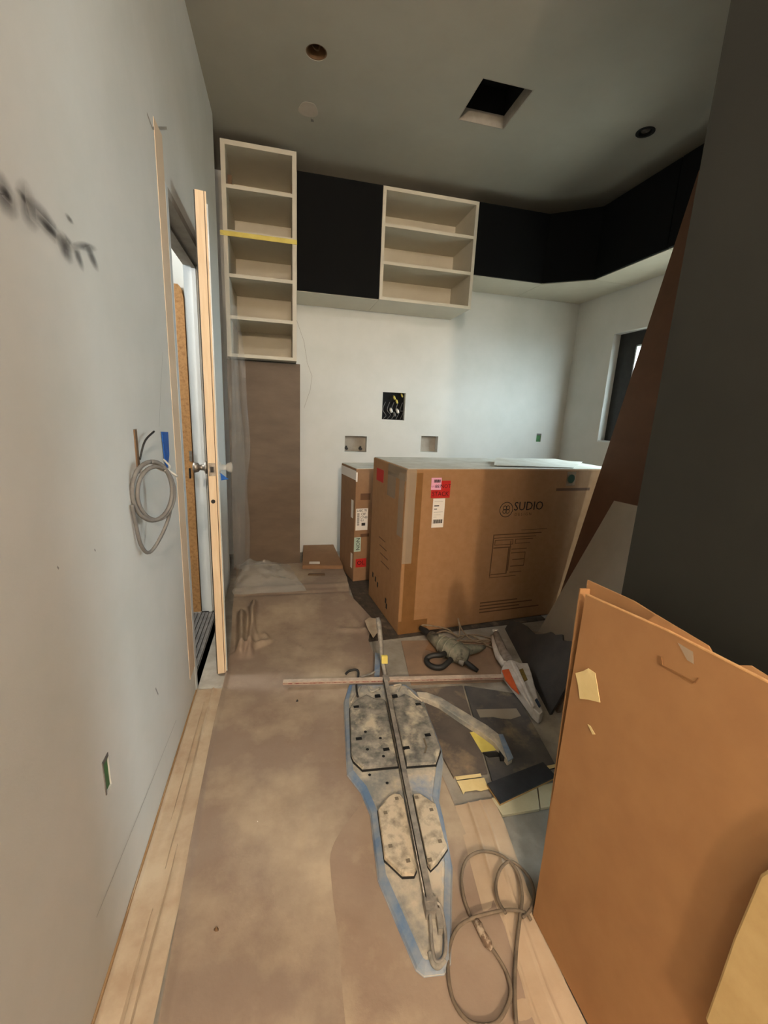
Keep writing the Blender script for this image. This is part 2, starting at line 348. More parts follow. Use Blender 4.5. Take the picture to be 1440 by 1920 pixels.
PEN = mat('pencil_line', (150,146,142), rough=.9)
def pline(pts, wd, mt=PEN):
    for (y0, z0), (y1, z1) in zip(pts[:-1], pts[1:]):
        d = Vector((0, y1-y0, z1-z0)); n = Vector((0, -d.z, d.y)).normalized()*wd; a = Vector((XL+.001, y0, z0)); b = Vector((XL+.001, y1, z1))
        MB().add([a-n, b-n, b+n, a+n], [(0, 1, 2, 3)]).build('pencil_line', mt, wl)
pline([(0.811, 0.207), (1.098, 0.176), (1.515, 0.138)], .0009)
pline([(1.685, 1.47), (1.629, 1.361), (1.573, 1.222)], .0008); 
pline([(1.315, 0.416), (1.335, 0.378)], .003)
for p in [(0.844, 1.001), (1.0, 0.983)]: pline([p, (p[0]+.004, p[1]-.006)], .002)
# scuff near the ceiling at the wall corner
pline([(1.689, 2.166), (1.742, 2.155), (1.948, 2.265)], .004, MATS['raw_plaster'])
# door frame
struct(B(XL+.0005, XL+.006, -.6, 1.86, .004, .022).build('baseboard_left', mat('raw_batten', (158,126,88), (140,108,74), 14, .8)))
struct(MB().box(XL-.001, XL+.0015, 1.765, 1.865, .14, 2.20).build('trim_door_near', mat('peach_primer', (224,200,172), (218,192,162), 6, .7)))
dj = struct(MB().box(XL-.12, XL+.002, 1.865, 1.90, 0, 2.06).build('trim_door_jamb_near', WHITEP))
struct(MB().box(XL-.12, XL+.002, 2.72, 2.76, 0, 2.06).build('trim_door_jamb_far', WHITEP))
struct(MB().box(XL-.12, XL+.002, 1.90, 2.72, 2.03, 2.06).box(XL-.075, XL-.055, 1.90, 2.72, 2.015, 2.03).build('trim_door_head', PLAST))
struct(MB().box(XL-.075, XL-.055, 2.705, 2.72, 0, 2.03).build('trim_door_stop', WHITEP))
op = [(-.575, 0), (-.530, 0), (-.530, 1.86), (-.540, 1.91), (-.555, 1.93), (-.575, 1.93)]
struct(MB().prism([(x, 2.715, z) for x, z in op], (0, .05, 0)).build('trim_particle_board', OSB))
struct(B(-.74, -.535, 2.77, 2.80, 0, 2.58).build('wall_side_room_return', WALL))
hd = thing('strike_plate', 'small steel strike plate on the door frame beside the wooden door', 'strike plate', (-.54, 2.708, 1.0))
B(-.545, -.530, 2.708, 2.7155, .97, 1.03).build('plate', STEEL, hd); MB().tube([(-.545, 2.70, .93), (-.545, 2.70, .87)], .006, 6).build('chain_end', BLKP, hd)
# the door
DL = .74; da = math.radians(9)
dr = thing('door_1', 'wooden door standing ajar, latch edge facing the room', 'door', (-.392, 2.715, 0)); del dr['category']; del dr['label']; dr['kind'] = 'structure'
dr.rotation_euler = (0, 0, 0)
ux = Vector((math.sin(da), -math.cos(da), 0)); vx = Vector((math.cos(da), math.sin(da), 0))   # along the leaf, across the leaf
H0 = Vector((-.446, 2.715, 0))
def leaf(u0, u1, v0, v1, z0, z1):
    b = H0
    return MB().prism([b+ux*u0+vx*v0+Vector((0, 0, z0)), b+ux*u1+vx*v0+Vector((0, 0, z0)), b+ux*u1+vx*v1+Vector((0, 0, z0)), b+ux*u0+vx*v1+Vector((0, 0, z0))], (0, 0, z1-z0))
leaf(0, DL-.004, 0, .004, .012, 2.10).build('dark_face', BLKP, dr)
leaf(0, DL, .004, .035, .012, 2.10).build('leaf', WOODD, dr)
leaf(0, DL, .0355, .0375, .012, 2.10).build('veneer_line', HINGE, dr)
leaf(0, DL, .038, .044, .012, 2.10).build('edge_strip', WOODD, dr)
leaf(0, DL-.006, .044, .049, .012, 2.06).build('film_face', DOORP, dr)
e0 = H0+ux*DL
def eb(v0, v1, z0, z1, t, name, mt):
    p = [e0+vx*v0+Vector((0, 0, z0)), e0+vx*v1+Vector((0, 0, z0)), e0+vx*v1+Vector((0, 0, z1)), e0+vx*v0+Vector((0, 0, z1))]
    return MB().prism(p, ux*t).build(name, mt, dr)
eb(.006, .034, .995, 1.052, .002, 'latch_plate', STEEL)
eb(.013, .027, 1.012, 1.036, .008, 'latch_bolt', BLKP)
MB().disc(e0+vx*.019+Vector((0, 0, .88)), ux, .009, .002, 16).build('bore_hole', BLKP, dr)
k0 = H0+ux*(DL-.06)+Vector((0, 0, 1.025))
MB().tube([k0, k0-vx*.008, k0-vx*.012, k0-vx*.03, k0-vx*.036, k0-vx*.055, k0-vx*.06], [.028, .028, .014, .012, .02, .024, .01], 16).build('knob', STEEL, dr, smooth=True)
k1 = k0+vx*.049
MB().tube([k1, k1+vx*.006, k1+vx*.01, k1+vx*.03, k1+vx*.04, k1+vx*.055, k1+vx*.06], [.028, .028, .014, .012, .022, .024, .01], 16).build('knob', FILM2, dr, smooth=True)
MB().prism([k1+vx*.005+ux*.03+Vector((0, 0, -.02)), k1+vx*.04+ux*.03+Vector((0, 0, -.05)), k1+vx*.008+ux*.03+Vector((0, 0, -.055))], ux*.001).build('tape_scrap', BLUET, dr)
# ribbed mat in the doorway
rm = thing('ribbed_door_mat', 'grey ribbed mat on the floor inside the doorway', 'mat', (-.6, 2.3, 0))
MB().slab([(-.95, 1.75), (-.43, 1.95), (-.43, 2.69), (-.95, 2.69)], 0, .006).build('backing', MATF, rm)
for k in range(24):
    x = -.94+k*.0215; MB().box(x, x+.011, max(1.78+max(0, (x+.95)*.4), 1.78), 2.685, .006, .012).build('rib', MATF, rm)
# ============================================================ cabinets
def open_cabinet(name, label, x0, x1, z0, z1, yf, yb, shelves, wt=.028):
    t = thing(name, label, 'cabinet', ((x0+x1)/2, yb, z0), group='white open cabinets')
    B(x0, x0+wt, yf, yb, z0, z1).build('side_panel', WHITEC, t); B(x1-wt, x1, yf, yb, z0, z1).build('side_panel', WHITEC, t)
    B(x0+wt, x1-wt, yf, yb, z1-wt, z1).build('top_panel', WHITEC, t); B(x0+wt, x1-wt, yf, yb, z0, z0+.022).build('bottom_panel', WHITEC, t)
    B(x0+wt, x1-wt, yb-.012, yb, z0+.022, z1-wt).build('back_panel', CREAM, t)
    for z in shelves: B(x0+wt, x1-wt, yf+.003, yb-.012, z-.011, z+.011).build('shelf', WHITEC, t)
    return t
YT = 3.32
tc = open_cabinet('tall_open_cabinet', 'tall white open cabinet with five compartments beside the left wall', -.382, .093, 1.638, 2.944, YT, YB-.005, (2.687, 2.424, 2.160, 1.897))
for x in (-.345, .06):
    B(x-.004, x+.022, YT+.06, YT+.08, 2.70, 2.775).build('hinge_plate', HINGE, tc)
tag(MB().box(-.400, .096, YT-.004, YT-.001, 2.395, 2.424).build('tape_strip', YELT), 'yellow tape strip stretched across the tall open cabinet', 'tape')
lp = thing('wrapped_lower_cabinet', 'tall lower cabinet wrapped in dark brown card below the open cabinet', 'cabinet', (-.15, YB, 0))
B(-.405, .118, 3.46, YB-.01, .0, 1.632).build('carcass', BROWNP, lp); B(-.402, .122, 3.445, 3.46, .015, 1.630).build('brown_sheet', BROWNP, lp)
YU = 3.42
def upper(name, label, x0, x1, z0, z1):
    t = thing(name, label, 'cabinet', ((x0+x1)/2, YB, z0), group='black fronted wall cabinets')
    B(x0, x1, YU+.02, YB-.005, z0, z1).build('carcass', WHITEC, t); B(x0+.002, x1-.002, YU, YU+.019, z0+.004, z1).build('door', BLACKP, t); return t
upper('black_wall_cabinet', 'black fronted wall cabinet between the tall and the low open white cabinets', .097, .704, 2.134, 2.884)
open_cabinet('open_wall_cabinet', 'low white open wall cabinet with two shelves between black cabinet fronts', .706, 1.450, 2.134, 2.884, YU, YB-.005, (2.640, 2.390), .024)
upper('black_wall_cabinet', 'black fronted wall cabinet right of the low white open cabinet', 1.452, 2.062, 2.384, 2.884)
ct = thing('corner_wall_cabinet', 'black diagonal corner cabinet under the ceiling', 'cabinet', (2.4, YB, 2.384), group='black fronted wall cabinets')
MB().slab([(2.066, YU+.02), (2.066, YB-.005), (XR-.005, YB-.005), (XR-.005, 3.20), (2.37, 3.20)], 2.384, 2.884).build('carcass', WHITEC, ct)
dv = Vector((2.352-2.066, 3.20-YU, 0)).normalized(); nv = Vector((dv.y, -dv.x, 0)).normalized()
if nv.y > 0: nv = -nv
p0, p1 = Vector((2.066, YU+.012, 2.388)), Vector((2.362, 3.198, 2.388))
MB().prism([p0, p1, p1+nv*.019, p0+nv*.019], (0, 0, .496)).build('door', BLACKP, ct)
for i, (a, b, q) in enumerate(((2.52, 3.196, 'next to the diagonal corner cabinet'), (1.84, 2.516, 'over the leaning brown board'))):
    t = thing('black_wall_cabinet', 'black fronted wall cabinet on the right wall '+q, 'cabinet', (XR, (a+b)/2, 2.384), group='black fronted wall cabinets')
    B(2.37, XR-.005, a, b, 2.384, 2.884).build('carcass', WHITEC, t); B(2.350, 2.369, a+.002, b-.002, 2.388, 2.884).build('door', BLACKP, t)
# ============================================================ big carton
BW, BD, BH, BA = 1.52, .60, 1.0, math.radians(6.2)
bx = thing('vanity_carton', 'large brown furniture carton lying across the room with black logo', 'carton', (.655, 2.236, .006), BA)
B(0, BW, 0, BD, 0, BH).build('carton_body', KRAFT, bx, local=True, bevel=.006)
FY = -.0006
def onf(x0, x1, z0, z1, name, mt, par=bx, t=.0006, off=0): return B(x0, x1, -t-off, -off, z0, z1).build(name, mt, par, local=True)
# top flaps coloured paler than the carton sides
PALEC = mat('pale_card', (206,204,194), (188,182,168), 8, .85)
B(.01, BW-.01, .005, BD/2-.002, BH, BH+.003).build('top_flap', PALEC, bx, local=True); B(.01, BW-.01, BD/2+.002, BD-.005, BH, BH+.003).build('top_flap', PALEC, bx, local=True)
ff = MB().prism([(.62, .10, BH+.010), (1.16, .02, BH+.006), (1.50, .30, BH+.012), (.80, .36, BH+.03)], (0, 0, .003)).build('loose_card_sheet', PALEC, bx, local=True)
onf(.02, .10, .03, BH-.02, 'brown_tape', TAPEB); onf(-.0, .19, .0, .085, 'brown_tape', TAPEB, off=.0007)
onf(.0, .06, .45, BH, 'clear_tape', TAPE, off=.0007)
# stickers
rl = onf(.155, .275, .835, .935, 'red_sticker', REDL, off=.0007)
lettering('DO NOT', .033, INKR, bx, frame((.217, -.0016, .902), (1, 0, 0), (0, 0, 1)), sx=.9); lettering('STACK', .038, INKR, bx, frame((.215, -.0016, .858), (1, 0, 0), (0, 0, 1)), sx=.9)
onf(.152, .215, .883, .952, 'pink_sticker', PINKL, off=.0017)
for k in range(9): onf(.168+k*.0045, .1705+k*.0045+(k % 3)*.0008, .925, .942, 'barcode_bar', INK, off=.0024)
lettering('887', .026, INK, bx, frame((.197, -.0026, .902), (1, 0, 0), (0, 0, 1))); lettering('HAN', .017, mat('pink_ink', (190,120,150)), bx, frame((.168, -.0026, .902), (1, 0, 0), (0, 0, 1)))
onf(.172, .248, .66, .832, 'white_shipping_label', LABEL, off=.0007)
for k in range(17): onf(.180+k*.0036, .1818+k*.0036+(k % 4)*.0004, .685, .708, 'barcode_bar', INK, off=.0014)
for z, x1, h in ((.815, .235, .001), (.786, .212, .006), (.768, .200, .005), (.752, .238, .001), (.735, .225, .001), (.722, .20, .001)): onf(.181, x1, z, z+h, 'label_line', INK, off=.0014)
# logo
def arc(cx_, cz, r, wd, a0=0, a1=360, n=28):
    mb = MB()
    for i in range(n):
        b0, b1 = math.radians(a0+(a1-a0)*i/n), math.radians(a0+(a1-a0)*(i+1)/n)
        q = [(cx_+rr*math.cos(t), -.0008, cz+rr*math.sin(t)) for rr, t in ((r-wd, b0), (r+wd, b0), (r+wd, b1), (r-wd, b1))]
        mb.add(q, [(0, 1, 2, 3)])
    return mb
LX, LZ = .672, .752
arc(LX, LZ, .046, .0022).build('logo_ring', INK, bx, local=True)
for a in (0, 90, 180, 270):
    c = math.radians(a+45); arc(LX+.0155*math.cos(c), LZ+.0155*math.sin(c), .0125, .002, n=18).build('logo_petal', INK, bx, local=True)
lettering('SUDIO', .078, INK, bx, frame((.836, -.0010, LZ+.016), (1, 0, 0), (0, 0, 1)), sx=.95); lettering('D E S I G N', .026, INKF, bx, frame((.800, -.0010, LZ-.034), (1, 0, 0), (0, 0, 1)))
# printed cabinet drawing
GX, GZ = .60, .30
for (a, b, c, d) in ((0, .36, .29, .296), (0, .32, .27, .274), (0, .007, .02, .29), (.015, .15, .255, .259), (.015, .15, .225, .229), (.015, .019, .225, .259), (.146, .15, .225, .259), (.165, .30, .255, .259), (.165, .28, .228, .232), (.165, .169, .228, .259), (.01, .14, .205, .212), (.12, .128, .03, .205), (.01, .128, .03, .035), (.145, .26, .19, .195), (.145, .25, .165, .170), (.16, .25, .12, .125), (.15, .25, .075, .081), (.25, .254, .075, .17), (.15, .24, .035, .04), (0, .2, .01, .014), (.2, .4, .315, .318), (.13, .136, .05, .25)):
    onf(GX+a, GX+b, GZ+c, GZ+d, 'printed_line', INKF, off=.0002)
for k in range(4): onf(.555, .555+(.46, .30, .40, .28)[k], .075+k*.022, .083+k*.022, 'printed_text_line', INKF, off=.0002)
# green round sticker
onf(1.10, 1.17, .895, .985, 'clear_sticker', TAPE, off=.0007); MB().disc((1.135, -.0016, .94), (0, -1, 0), .028, .001, 24).build('round_green_sticker', mat('dark_green_label', (38,66,46)), bx, local=True)
onf(1.03, 1.30, .862, .880, 'printed_band', INKF)
# left side of the carton
def onl(y0, y1, z0, z1, name, mt, off=0): return B(-.0006-off, -off, y0, y1, z0, z1).build(name, mt, bx, local=True)
onl(.0, .30, .93, 1.0, 'clear_tape', TAPE); onl(.02, .10, .60, .97, 'clear_tape', TAPE, .0006); onl(.38, .52, .86, .94, 'red_sticker', REDL); onl(.16, .30, .80, .95, 'clear_tape', TAPE)
for k in range(4): onl(.2+.03*k, .36+.02*k, .34+.05*k, .347+.05*k, 'printed_text_line', INKF)
for k, (y, z) in enumerate(((.50, .17), (.44, .16), (.39, .14), (.22, .10), (.20, .07))): onl(y, y+.025, z, z+.035, 'handling_symbol', INK)
# ============================================================ small carton behind
sb = thing('small_tall_carton', 'narrow brown carton with white tape and labels beside the large carton', 'carton', (.515, 3.08, .006), math.radians(10))
SW, SD, SH = .30, .36, .885
B(0, SW, 0, SD, 0, SH).build('carton_body', KRAFTD, sb, local=True, bevel=.005)
B(.004, SW-.004, .004, SD-.004, SH, SH+.003).build('top_flap', PALEC, sb, local=True)
def s_f(x0, x1, z0, z1, name, mt, off=0): return B(x0, x1, -.0007-off, -off, z0, z1).build(name, mt, sb, local=True)
def s_l(y0, y1, z0, z1, name, mt, off=0): return B(-.0007-off, -off, y0, y1, z0, z1).build(name, mt, sb, local=True)
s_l(.0, SD, .80, .87, 'white_tape', LABEL); s_f(0, .012, .79, .86, 'white_tape', LABEL)
s_f(.008, .105, .415, .585, 'white_shipping_label', LABEL)
for k in range(12): s_f(.018, .036, .455+k*.008, .459+k*.008, 'barcode_bar', INK, .0008)
lettering('LABC 7B', .026, INK, sb, frame((.055, -.0018, .568), (1, 0, 0), (0, 0, 1)), sx=.8); lettering('OF', .03, INK, sb, frame((.068, -.0018, .54), (1, 0, 0), (0, 0, 1))); lettering('C7-00', .026, INK, sb, frame((.072, -.0018, .515), (1, 0, 0), (0, 0, 1)), sx=.85); lettering('0.1', .022, INK, sb, frame((.06, -.0018, .492), (1, 0, 0), (0, 0, 1)))
s_f(.055, .085, .45, .472, 'printed_patch', INK, .0008)
s_f(.0, .055, .245, .36, 'mint_label', MINTL); lettering('NON', .042, INK, sb, frame((.03, -.0018, .305), (0, 0, -1), (1, 0, 0)))
s_f(.018, .105, .115, .185, 'red_sticker', REDL); lettering('OL', .05, INKR, sb, frame((.06, -.0018, .15), (1, 0, 0), (0, 0, 1)))
s_f(.05, .12, .36, .385, 'printed_patch', INKF); s_f(.04, .12, .65, .70, 'printed_patch', INKF)
s_l(.04, .09, .50, .64, 'paper_label', LABEL); s_l(.03, .07, .10, .22, 'paper_label', LABEL)
# flat carton by the wall
fc = thing('flat_brown_carton', 'flat brown carton lying on the floor against the back wall', 'carton', (.33, 3.55, .055))
MB().slab([(.135, 3.27), (.455, 3.235), (.44, 3.80), (.165, 3.80)], .056, .085).build('carton_body', KRAFTD, fc); MB().slab([(.19, 3.30), (.275, 3.292), (.278, 3.345), (.195, 3.352)], .085, .0865).build('white_label', LABEL, fc)
# ============================================================ floor coverings
def sheet(name, mt, left, right, y0, y1, nx, ny, zf, parent=None, pw=1.0):
    """paper sheet: left(y), right(y) give its edges, zf(x, y) its height"""
    mb = MB(); vs = []
    for j in range(ny+1):
        y = y0+(y1-y0)*j/ny
        for i in range(nx+1):
            x = left(y)+(right(y)-left(y))*(i/nx)**pw; vs.append((x, y, max(.0015, zf(x, y))))
    fs = [(j*(nx+1)+i, j*(nx+1)+i+1, (j+1)*(nx+1)+i+1, (j+1)*(nx+1)+i) for j in range(ny) for i in range(nx)]
    return mb.add(vs, fs).build(name, mt, parent, smooth=True)
def lerp(tab):
    def f(y):
        if y <= tab[0][0]: return tab[0][1]
        for (a, b), (c, d) in zip(tab[:-1], tab[1:]):
            if y <= c: return b+(d-b)*(y-a)/(c-a)
        return tab[-1][1]
    return f
def sstep(a, b, x):
    t = min(1, max(0, (x-a)/(b-a))); return t*t*(3-2*t)
def ridge(x, y, x0, y0, x1, y1, wd, h):
    d = Vector((x1-x0, y1-y0)); L = d.length; d /= L; r = Vector((x-x0, y-y0)); t = r.dot(d)
    if t < -wd or t > L+wd: return 0
    e = abs(r.x*d.y-r.y*d.x); k = 1-sstep(0, wd, e); return h*k*sstep(-wd, wd*2, t)*(1-sstep(L-wd*2, L+wd, t))
PLf = lerp([(-.6, -.262), (.72, -.270), (1.1, -.284), (1.6, -.292), (2.0, -.288), (2.3, -.30), (2.6, -.325), (3.2, -.36), (3.4, -.38)])
PRf = lerp([(-.6, .54), (1.1, .56), (1.6, .56), (2.0, .47), (2.2, .47), (2.43, .545), (2.75, .44), (3.06, .465), (3.22, .46), (3.4, .47)])
WR = [(.055, 1.02, .075, 1.18, .012, .007), (.07, 1.02, .082, 1.12, .010, -.003), (-.27, 2.16, -.09, 2.27, .025, .03), (-.09, 2.27, -.13, 2.36, .02, .02), (-.20, 2.72, -.19, 2.12, .028, .055), (-.27, 2.6, -.23, 2.13, .035, .06), (-.23, 2.66, -.16, 2.3, .018, .025), (.06, 2.2, .10, 2.14, .012, .008), (.30, 2.35, .52, 2.3, .03, .012), (.40, 2.55, .5, 2.2, .02, .01), (-.1, .72, -.02, .70, .006, .003)]
def paperz(x, y):
    z = .004+.004*hnoise(x*7, y*7, 1)+.0025*hnoise(x*19, y*19, 2)
    z += .045*sstep(2.25, 2.85, y)+.012*(1-sstep(0, .05, abs(y-2.93)))-.008*(1-sstep(0, .03, abs(y-2.82)))
    z += (.010+.010*hnoise(0, y*4, 31))*(1-sstep(0, .016+.012*hnoise(1, y*3, 32), x-PLf(y)))*(1-sstep(1.95, 2.1, y))
    for r in WR: z += ridge(x, y, *r)
    return z
pp = sheet('floor_paper', PAPER, PLf, PRf, -.6, 3.42, 70, 300, paperz, pw=1.7)
tag(pp, 'wide sheet of dusty brown kraft paper covering the walkway floor', 'floor paper')
p2s = sheet('floor_paper', mat('lighter_kraft_paper', (143,121,103), (155,135,116), 4, .85, .2, 40, c3=(182,164,138), s3=2.2, l3=.48, h3=.64), lambda y: .115+.022*hnoise(0, y*2.2, 12)+.008*hnoise(3, y*9, 2)+.22*sstep(.98, 1.3, y), lambda y: PRf(y)-.004, -.6, 1.30, 30, 110, lambda x, y: paperz(x, y)+.0016)
tag(p2s, 'lighter overlapping kraft paper sheet under the tile cutter', 'floor paper')
def stripz(x, y):
    return .003+.004*hnoise(x*24, y*6, 5)+.012*(1-sstep(0, .007, abs(x+.342-.016*hnoise(0, y*2.5, 7))))*sstep(.35, .6, hnoise(1, y*4, 9))+.009*(1-sstep(0, .006, abs(x+.318-.012*hnoise(4, y*2, 17))))*sstep(.4, .6, hnoise(6, y*3, 19))+.016*sstep(-.392, -.405, x)+.003*hnoise(x*60, y*12, 4)
sp = sheet('masking_paper_strip', PAPER2, lambda y: -.402, lambda y: -.284+.006*hnoise(2, y*5, 3), -.6, 1.875, 30, 170, lambda x, y: stripz(x, y)+.002)
tag(sp, 'pale crumpled masking paper strip along the foot of the left wall', 'masking paper')
for (ya, yb_, xa, xb, wv) in ((.30, .95, -.352, -.346, .010), (.62, 1.12, -.330, -.322, .007), (1.05, 1.62, -.340, -.335, .008), (1.2, 1.78, -.362, -.356, .006), (.1, .6, -.375, -.37, .008)):
    q = []; r_ = []
    for i in range(13):
        t = i/12; y = ya+(yb_-ya)*t; x = xa+(xb-xa)*t+.004*hnoise(3, y*9, 41); w_ = wv*math.sin(math.pi*min(1, max(.04, t)))**.5
        q.append((x-w_/2, y, stripz(x-w_/2, y)+.003)); r_.append((x+w_/2, y, stripz(x+w_/2, y)+.009))
    MB().add(q+r_, [(i, i+1, 14+i, 13+i) for i in range(12)]).build('paper_fold', PAPER2, sp)
SRl = lerp([(-.4, .44), (.57, .48), (.8, .515), (1.1, .56), (1.3, .60)]); SRr = lerp([(-.4, .64), (.6, .638), (.8, .66), (1.0, .695), (1.3, .71)])
def s2z(x, y):
    c = (x-SRl(y))/(SRr(y)-SRl(y)); return .007+.003*hnoise(x*20, y*4, 6)+.007*(1-sstep(0, .03, abs(c-.34)))+.005*(1-sstep(0, .03, abs(c-.66)))+.003*sstep(.34, .36, c)
s2 = sheet('kraft_paper_strip', mat('dusty_tan_paper', (168,144,118), (182,160,134), 6, .85, .15, 40), SRl, SRr, -.5, 1.09, 40, 120, s2z)
tag(s2, 'folded tan paper strip along the floor beside the orange carton', 'floor paper')
tag(MB().slab([(.60, 1.76), (1.16, 1.70), (1.24, 2.10), (.66, 2.17)], .001, .005).build('card_sheet', mat('pink_brown_card', (150,122,98), (134,110,90), 9, .85, .1, 50)), 'flat pinkish brown card sheet under the dusty drill', 'card sheet')
dm = thing('dark_ribbed_mat', 'dark ribbed mat on the floor under the cartons', 'mat', (.9, 2.7, 0))
MB().slab([(.47, 2.19), (1.7, 2.29), (1.7, 3.4), (.48, 3.4)], .0005, .004).build('backing', MATD, dm)
for k in range(22):
    x = .49+k*.028; MB().box(x, x+.012, 2.20+.08*(x-.47), 2.33 if x > .6 else 3.02, .004, .0055).build('rib', MATD, dm)
# small debris on the paper
def pebble(x, y, r, mt, label):
    mb = MB(); n = 7
    vs = [(x, y, .009+r*1.1)]
    for j in range(n):
        a = 2*math.pi*j/n; q = r*(.8+.4*random.random()); vs.append((x+q*math.cos(a), y+q*math.sin(a)*.8, .005))
    mb.add(vs, [(0, 1+j, 1+(j+1) % n) for j in range(n)]+[tuple(range(n, 0, -1))])
    tag(mb.build('debris_crumb', mt), label, 'debris')
cr = [(0.049, 1.725, 0.008), (-0.092, 1.152, 0.008), (-0.176, 0.873, 0.008)]
pebble(cr[0][0], cr[0][1], .007, BLKP, 'small black crumb on the paper in front of the metal ruler')
pebble(cr[1][0], cr[1][1], .004, LABEL, 'tiny pale crumb on the brown floor paper')
pebble(cr[2][0], cr[2][1], .007, HINGE, 'small dark brown crumb on the brown floor paper')
# ============================================================ tile cutter
tcut = thing('tile_cutter', 'dusty blue grey manual tile cutter lying on the floor paper', 'tile cutter', (.42, 1.25, 0))
Z1 = .030
OUT = [(0.26, 1.668), (0.222, 1.301), (0.22, 1.274), (0.256, 1.194), (0.272, 1.103), (0.265, 1.023), (0.255, 0.903), (0.301, 0.694), (0.314, 0.681), (0.358, 0.676), (0.378, 0.69), (0.465, 0.898), (0.493, 1.046), (0.503, 1.117), (0.579, 1.275), (0.593, 1.33), (0.611, 1.609), (0.597, 1.682), (0.566, 1.74), (0.299, 1.784)]
ib = [Vector((p[0], p[1])) for p in OUT]; cen = Vector((.42, 1.3))
mb = MB(); n = len(OUT)
def inset(p, d):
    i = OUT.index(p); a, b, c = Vector(OUT[i-1]), Vector(p), Vector(OUT[(i+1) % n])
    t = ((b-a).normalized()+(c-b).normalized()).normalized(); nn = Vector((-t.y, t.x))
    return b+nn*d
area = sum(OUT[i][0]*OUT[(i+1) % n][1]-OUT[(i+1) % n][0]*OUT[i][1] for i in range(n)); sgn = 1 if area > 0 else -1
r0 = [(*inset(p, -.006*sgn), .014) for p in OUT]; r1 = [(*p, .020) for p in OUT]; r2 = [(*inset(p, .024*sgn), Z1) for p in OUT]
mb.add(r0+r1+r2, [tuple(range(n)), tuple(2*n+i for i in range(n))]+[(k*n+i, k*n+(i+1) % n, (k+1)*n+(i+1) % n, (k+1)*n+i) for k in (0, 1) for i in range(n)])
mb.build('base_plate', CUTB, tcut)
# outer blue skirt
sk = MB()
rings = [[(*inset(p, d*sgn), z) for p in OUT] for d, z in ((-.007, .012), (-.0012, .0212), (.017, .0293), (.017, .012))]
sk.add(sum(rings, []), [(q*n+i, q*n+(i+1) % n, ((q+1) % 4)*n+(i+1) % n, ((q+1) % 4)*n+i) for q in range(4) for i in range(n)])
sk.build('blue_skirt', CUTG, tcut)
def pad(xy, mt, z1, nm):
    k = len(xy); c = Vector((sum(p[0] for p in xy)/k, sum(p[1] for p in xy)/k)); m_ = MB()
    lo = [(*(c+(Vector(p)-c)*1.02), Z1-.002) for p in xy]; mid = [(p[0], p[1], z1-.003) for p in xy]; hi = [(*(c+(Vector(p)-c)*.95), z1) for p in xy]
    m_.add(lo+mid+hi, [tuple(range(k-1, -1, -1)), tuple(2*k+i for i in range(k))]+[(q*k+i, q*k+(i+1) % k, (q+1)*k+(i+1) % k, (q+1)*k+i) for q in (0, 1) for i in range(k)])
    pd_ = m_.build(nm, mt, tcut)
    MB().slab([c+(Vector(p)-c)*1.045 for p in xy], Z1-.001, Z1+.004).build('pad_outline', BLKP, pd_)  # black slab drawn as a dark outline around the pad foot
    return pd_
def slots(pd, pts, z, w_=.013, h_=.008):
    for x, y in pts: MB().box(x-w_/2, x+w_/2, y-h_/2, y+h_/2, z-.006, z+.0006).build('slot', BLK, pd)
p1 = pad([(0.271, 1.595), (0.297, 1.63), (0.358, 1.668), (0.394, 1.628), (0.433, 1.615), (0.398, 1.263), (0.269, 1.271), (0.243, 1.315), (0.239, 1.342)], PAD, .048, 'rubber_pad')
slots(p1, [(0.298, 1.59), (0.278, 1.404), (0.406, 1.649), (0.372, 1.332)], .048, .024, .015)
p2 = pad([(0.464, 1.61), (0.533, 1.644), (0.571, 1.599), (0.6, 1.565), (0.582, 1.306), (0.542, 1.247), (0.433, 1.256)], PAD, .048, 'rubber_pad')
slots(p2, [(0.483, 1.636), (0.572, 1.562), (0.554, 1.376), (0.451, 1.326)], .048, .024, .015)
p3 = pad([(0.289, 1.093), (0.335, 1.135), (0.357, 1.141), (0.375, 1.134), (0.381, 1.114), (0.358, 0.896), (0.347, 0.883), (0.314, 0.888), (0.276, 0.942)], PADW, .048, 'rubber_pad')
SLG = mat('dusty_slot', (112,100,84), rough=.9)
for x, y in [(0.358, 1.118), (0.309, 1.074), (0.299, 0.966), (0.339, 0.915)]: B(x-.006, x+.006, y-.0055, y+.0055, .042, .0486).build('slot', SLG, p3)
p4 = pad([(0.419, 1.128), (0.441, 1.126), (0.481, 1.077), (0.467, 0.959), (0.468, 0.936), (0.425, 0.902), (0.399, 0.888), (0.394, 0.902), (0.41, 1.057)], PADW, .048, 'rubber_pad')
for x, y in [(0.425, 1.11), (0.459, 1.057), (0.45, 0.952), (0.402, 0.905)]: B(x-.006, x+.006, y-.0055, y+.0055, .042, .0486).build('slot', SLG, p4)
for x, y in [(0.31, 1.436), (0.362, 1.392), (0.354, 1.301), (0.301, 1.344)]: MB().disc((x, y, .044), (0, 0, 1), .006, .0046, 12).build('screw_hole', BLK, p1)
for x, y in [(0.345, 1.2), (0.291, 1.245), (0.347, 0.895)]: MB().disc((x, y, .026), (0, 0, 1), .0055, .0046, 14).build('screw_hole', BLK, tcut)
gv = [(0.533, 1.359, 0.048), (0.53, 1.318, 0.048), (0.512, 1.288, 0.048)]
MB().tube([(p[0], p[1], .0475) for p in gv], .004, 6).build('groove_mark', SLG, p2)
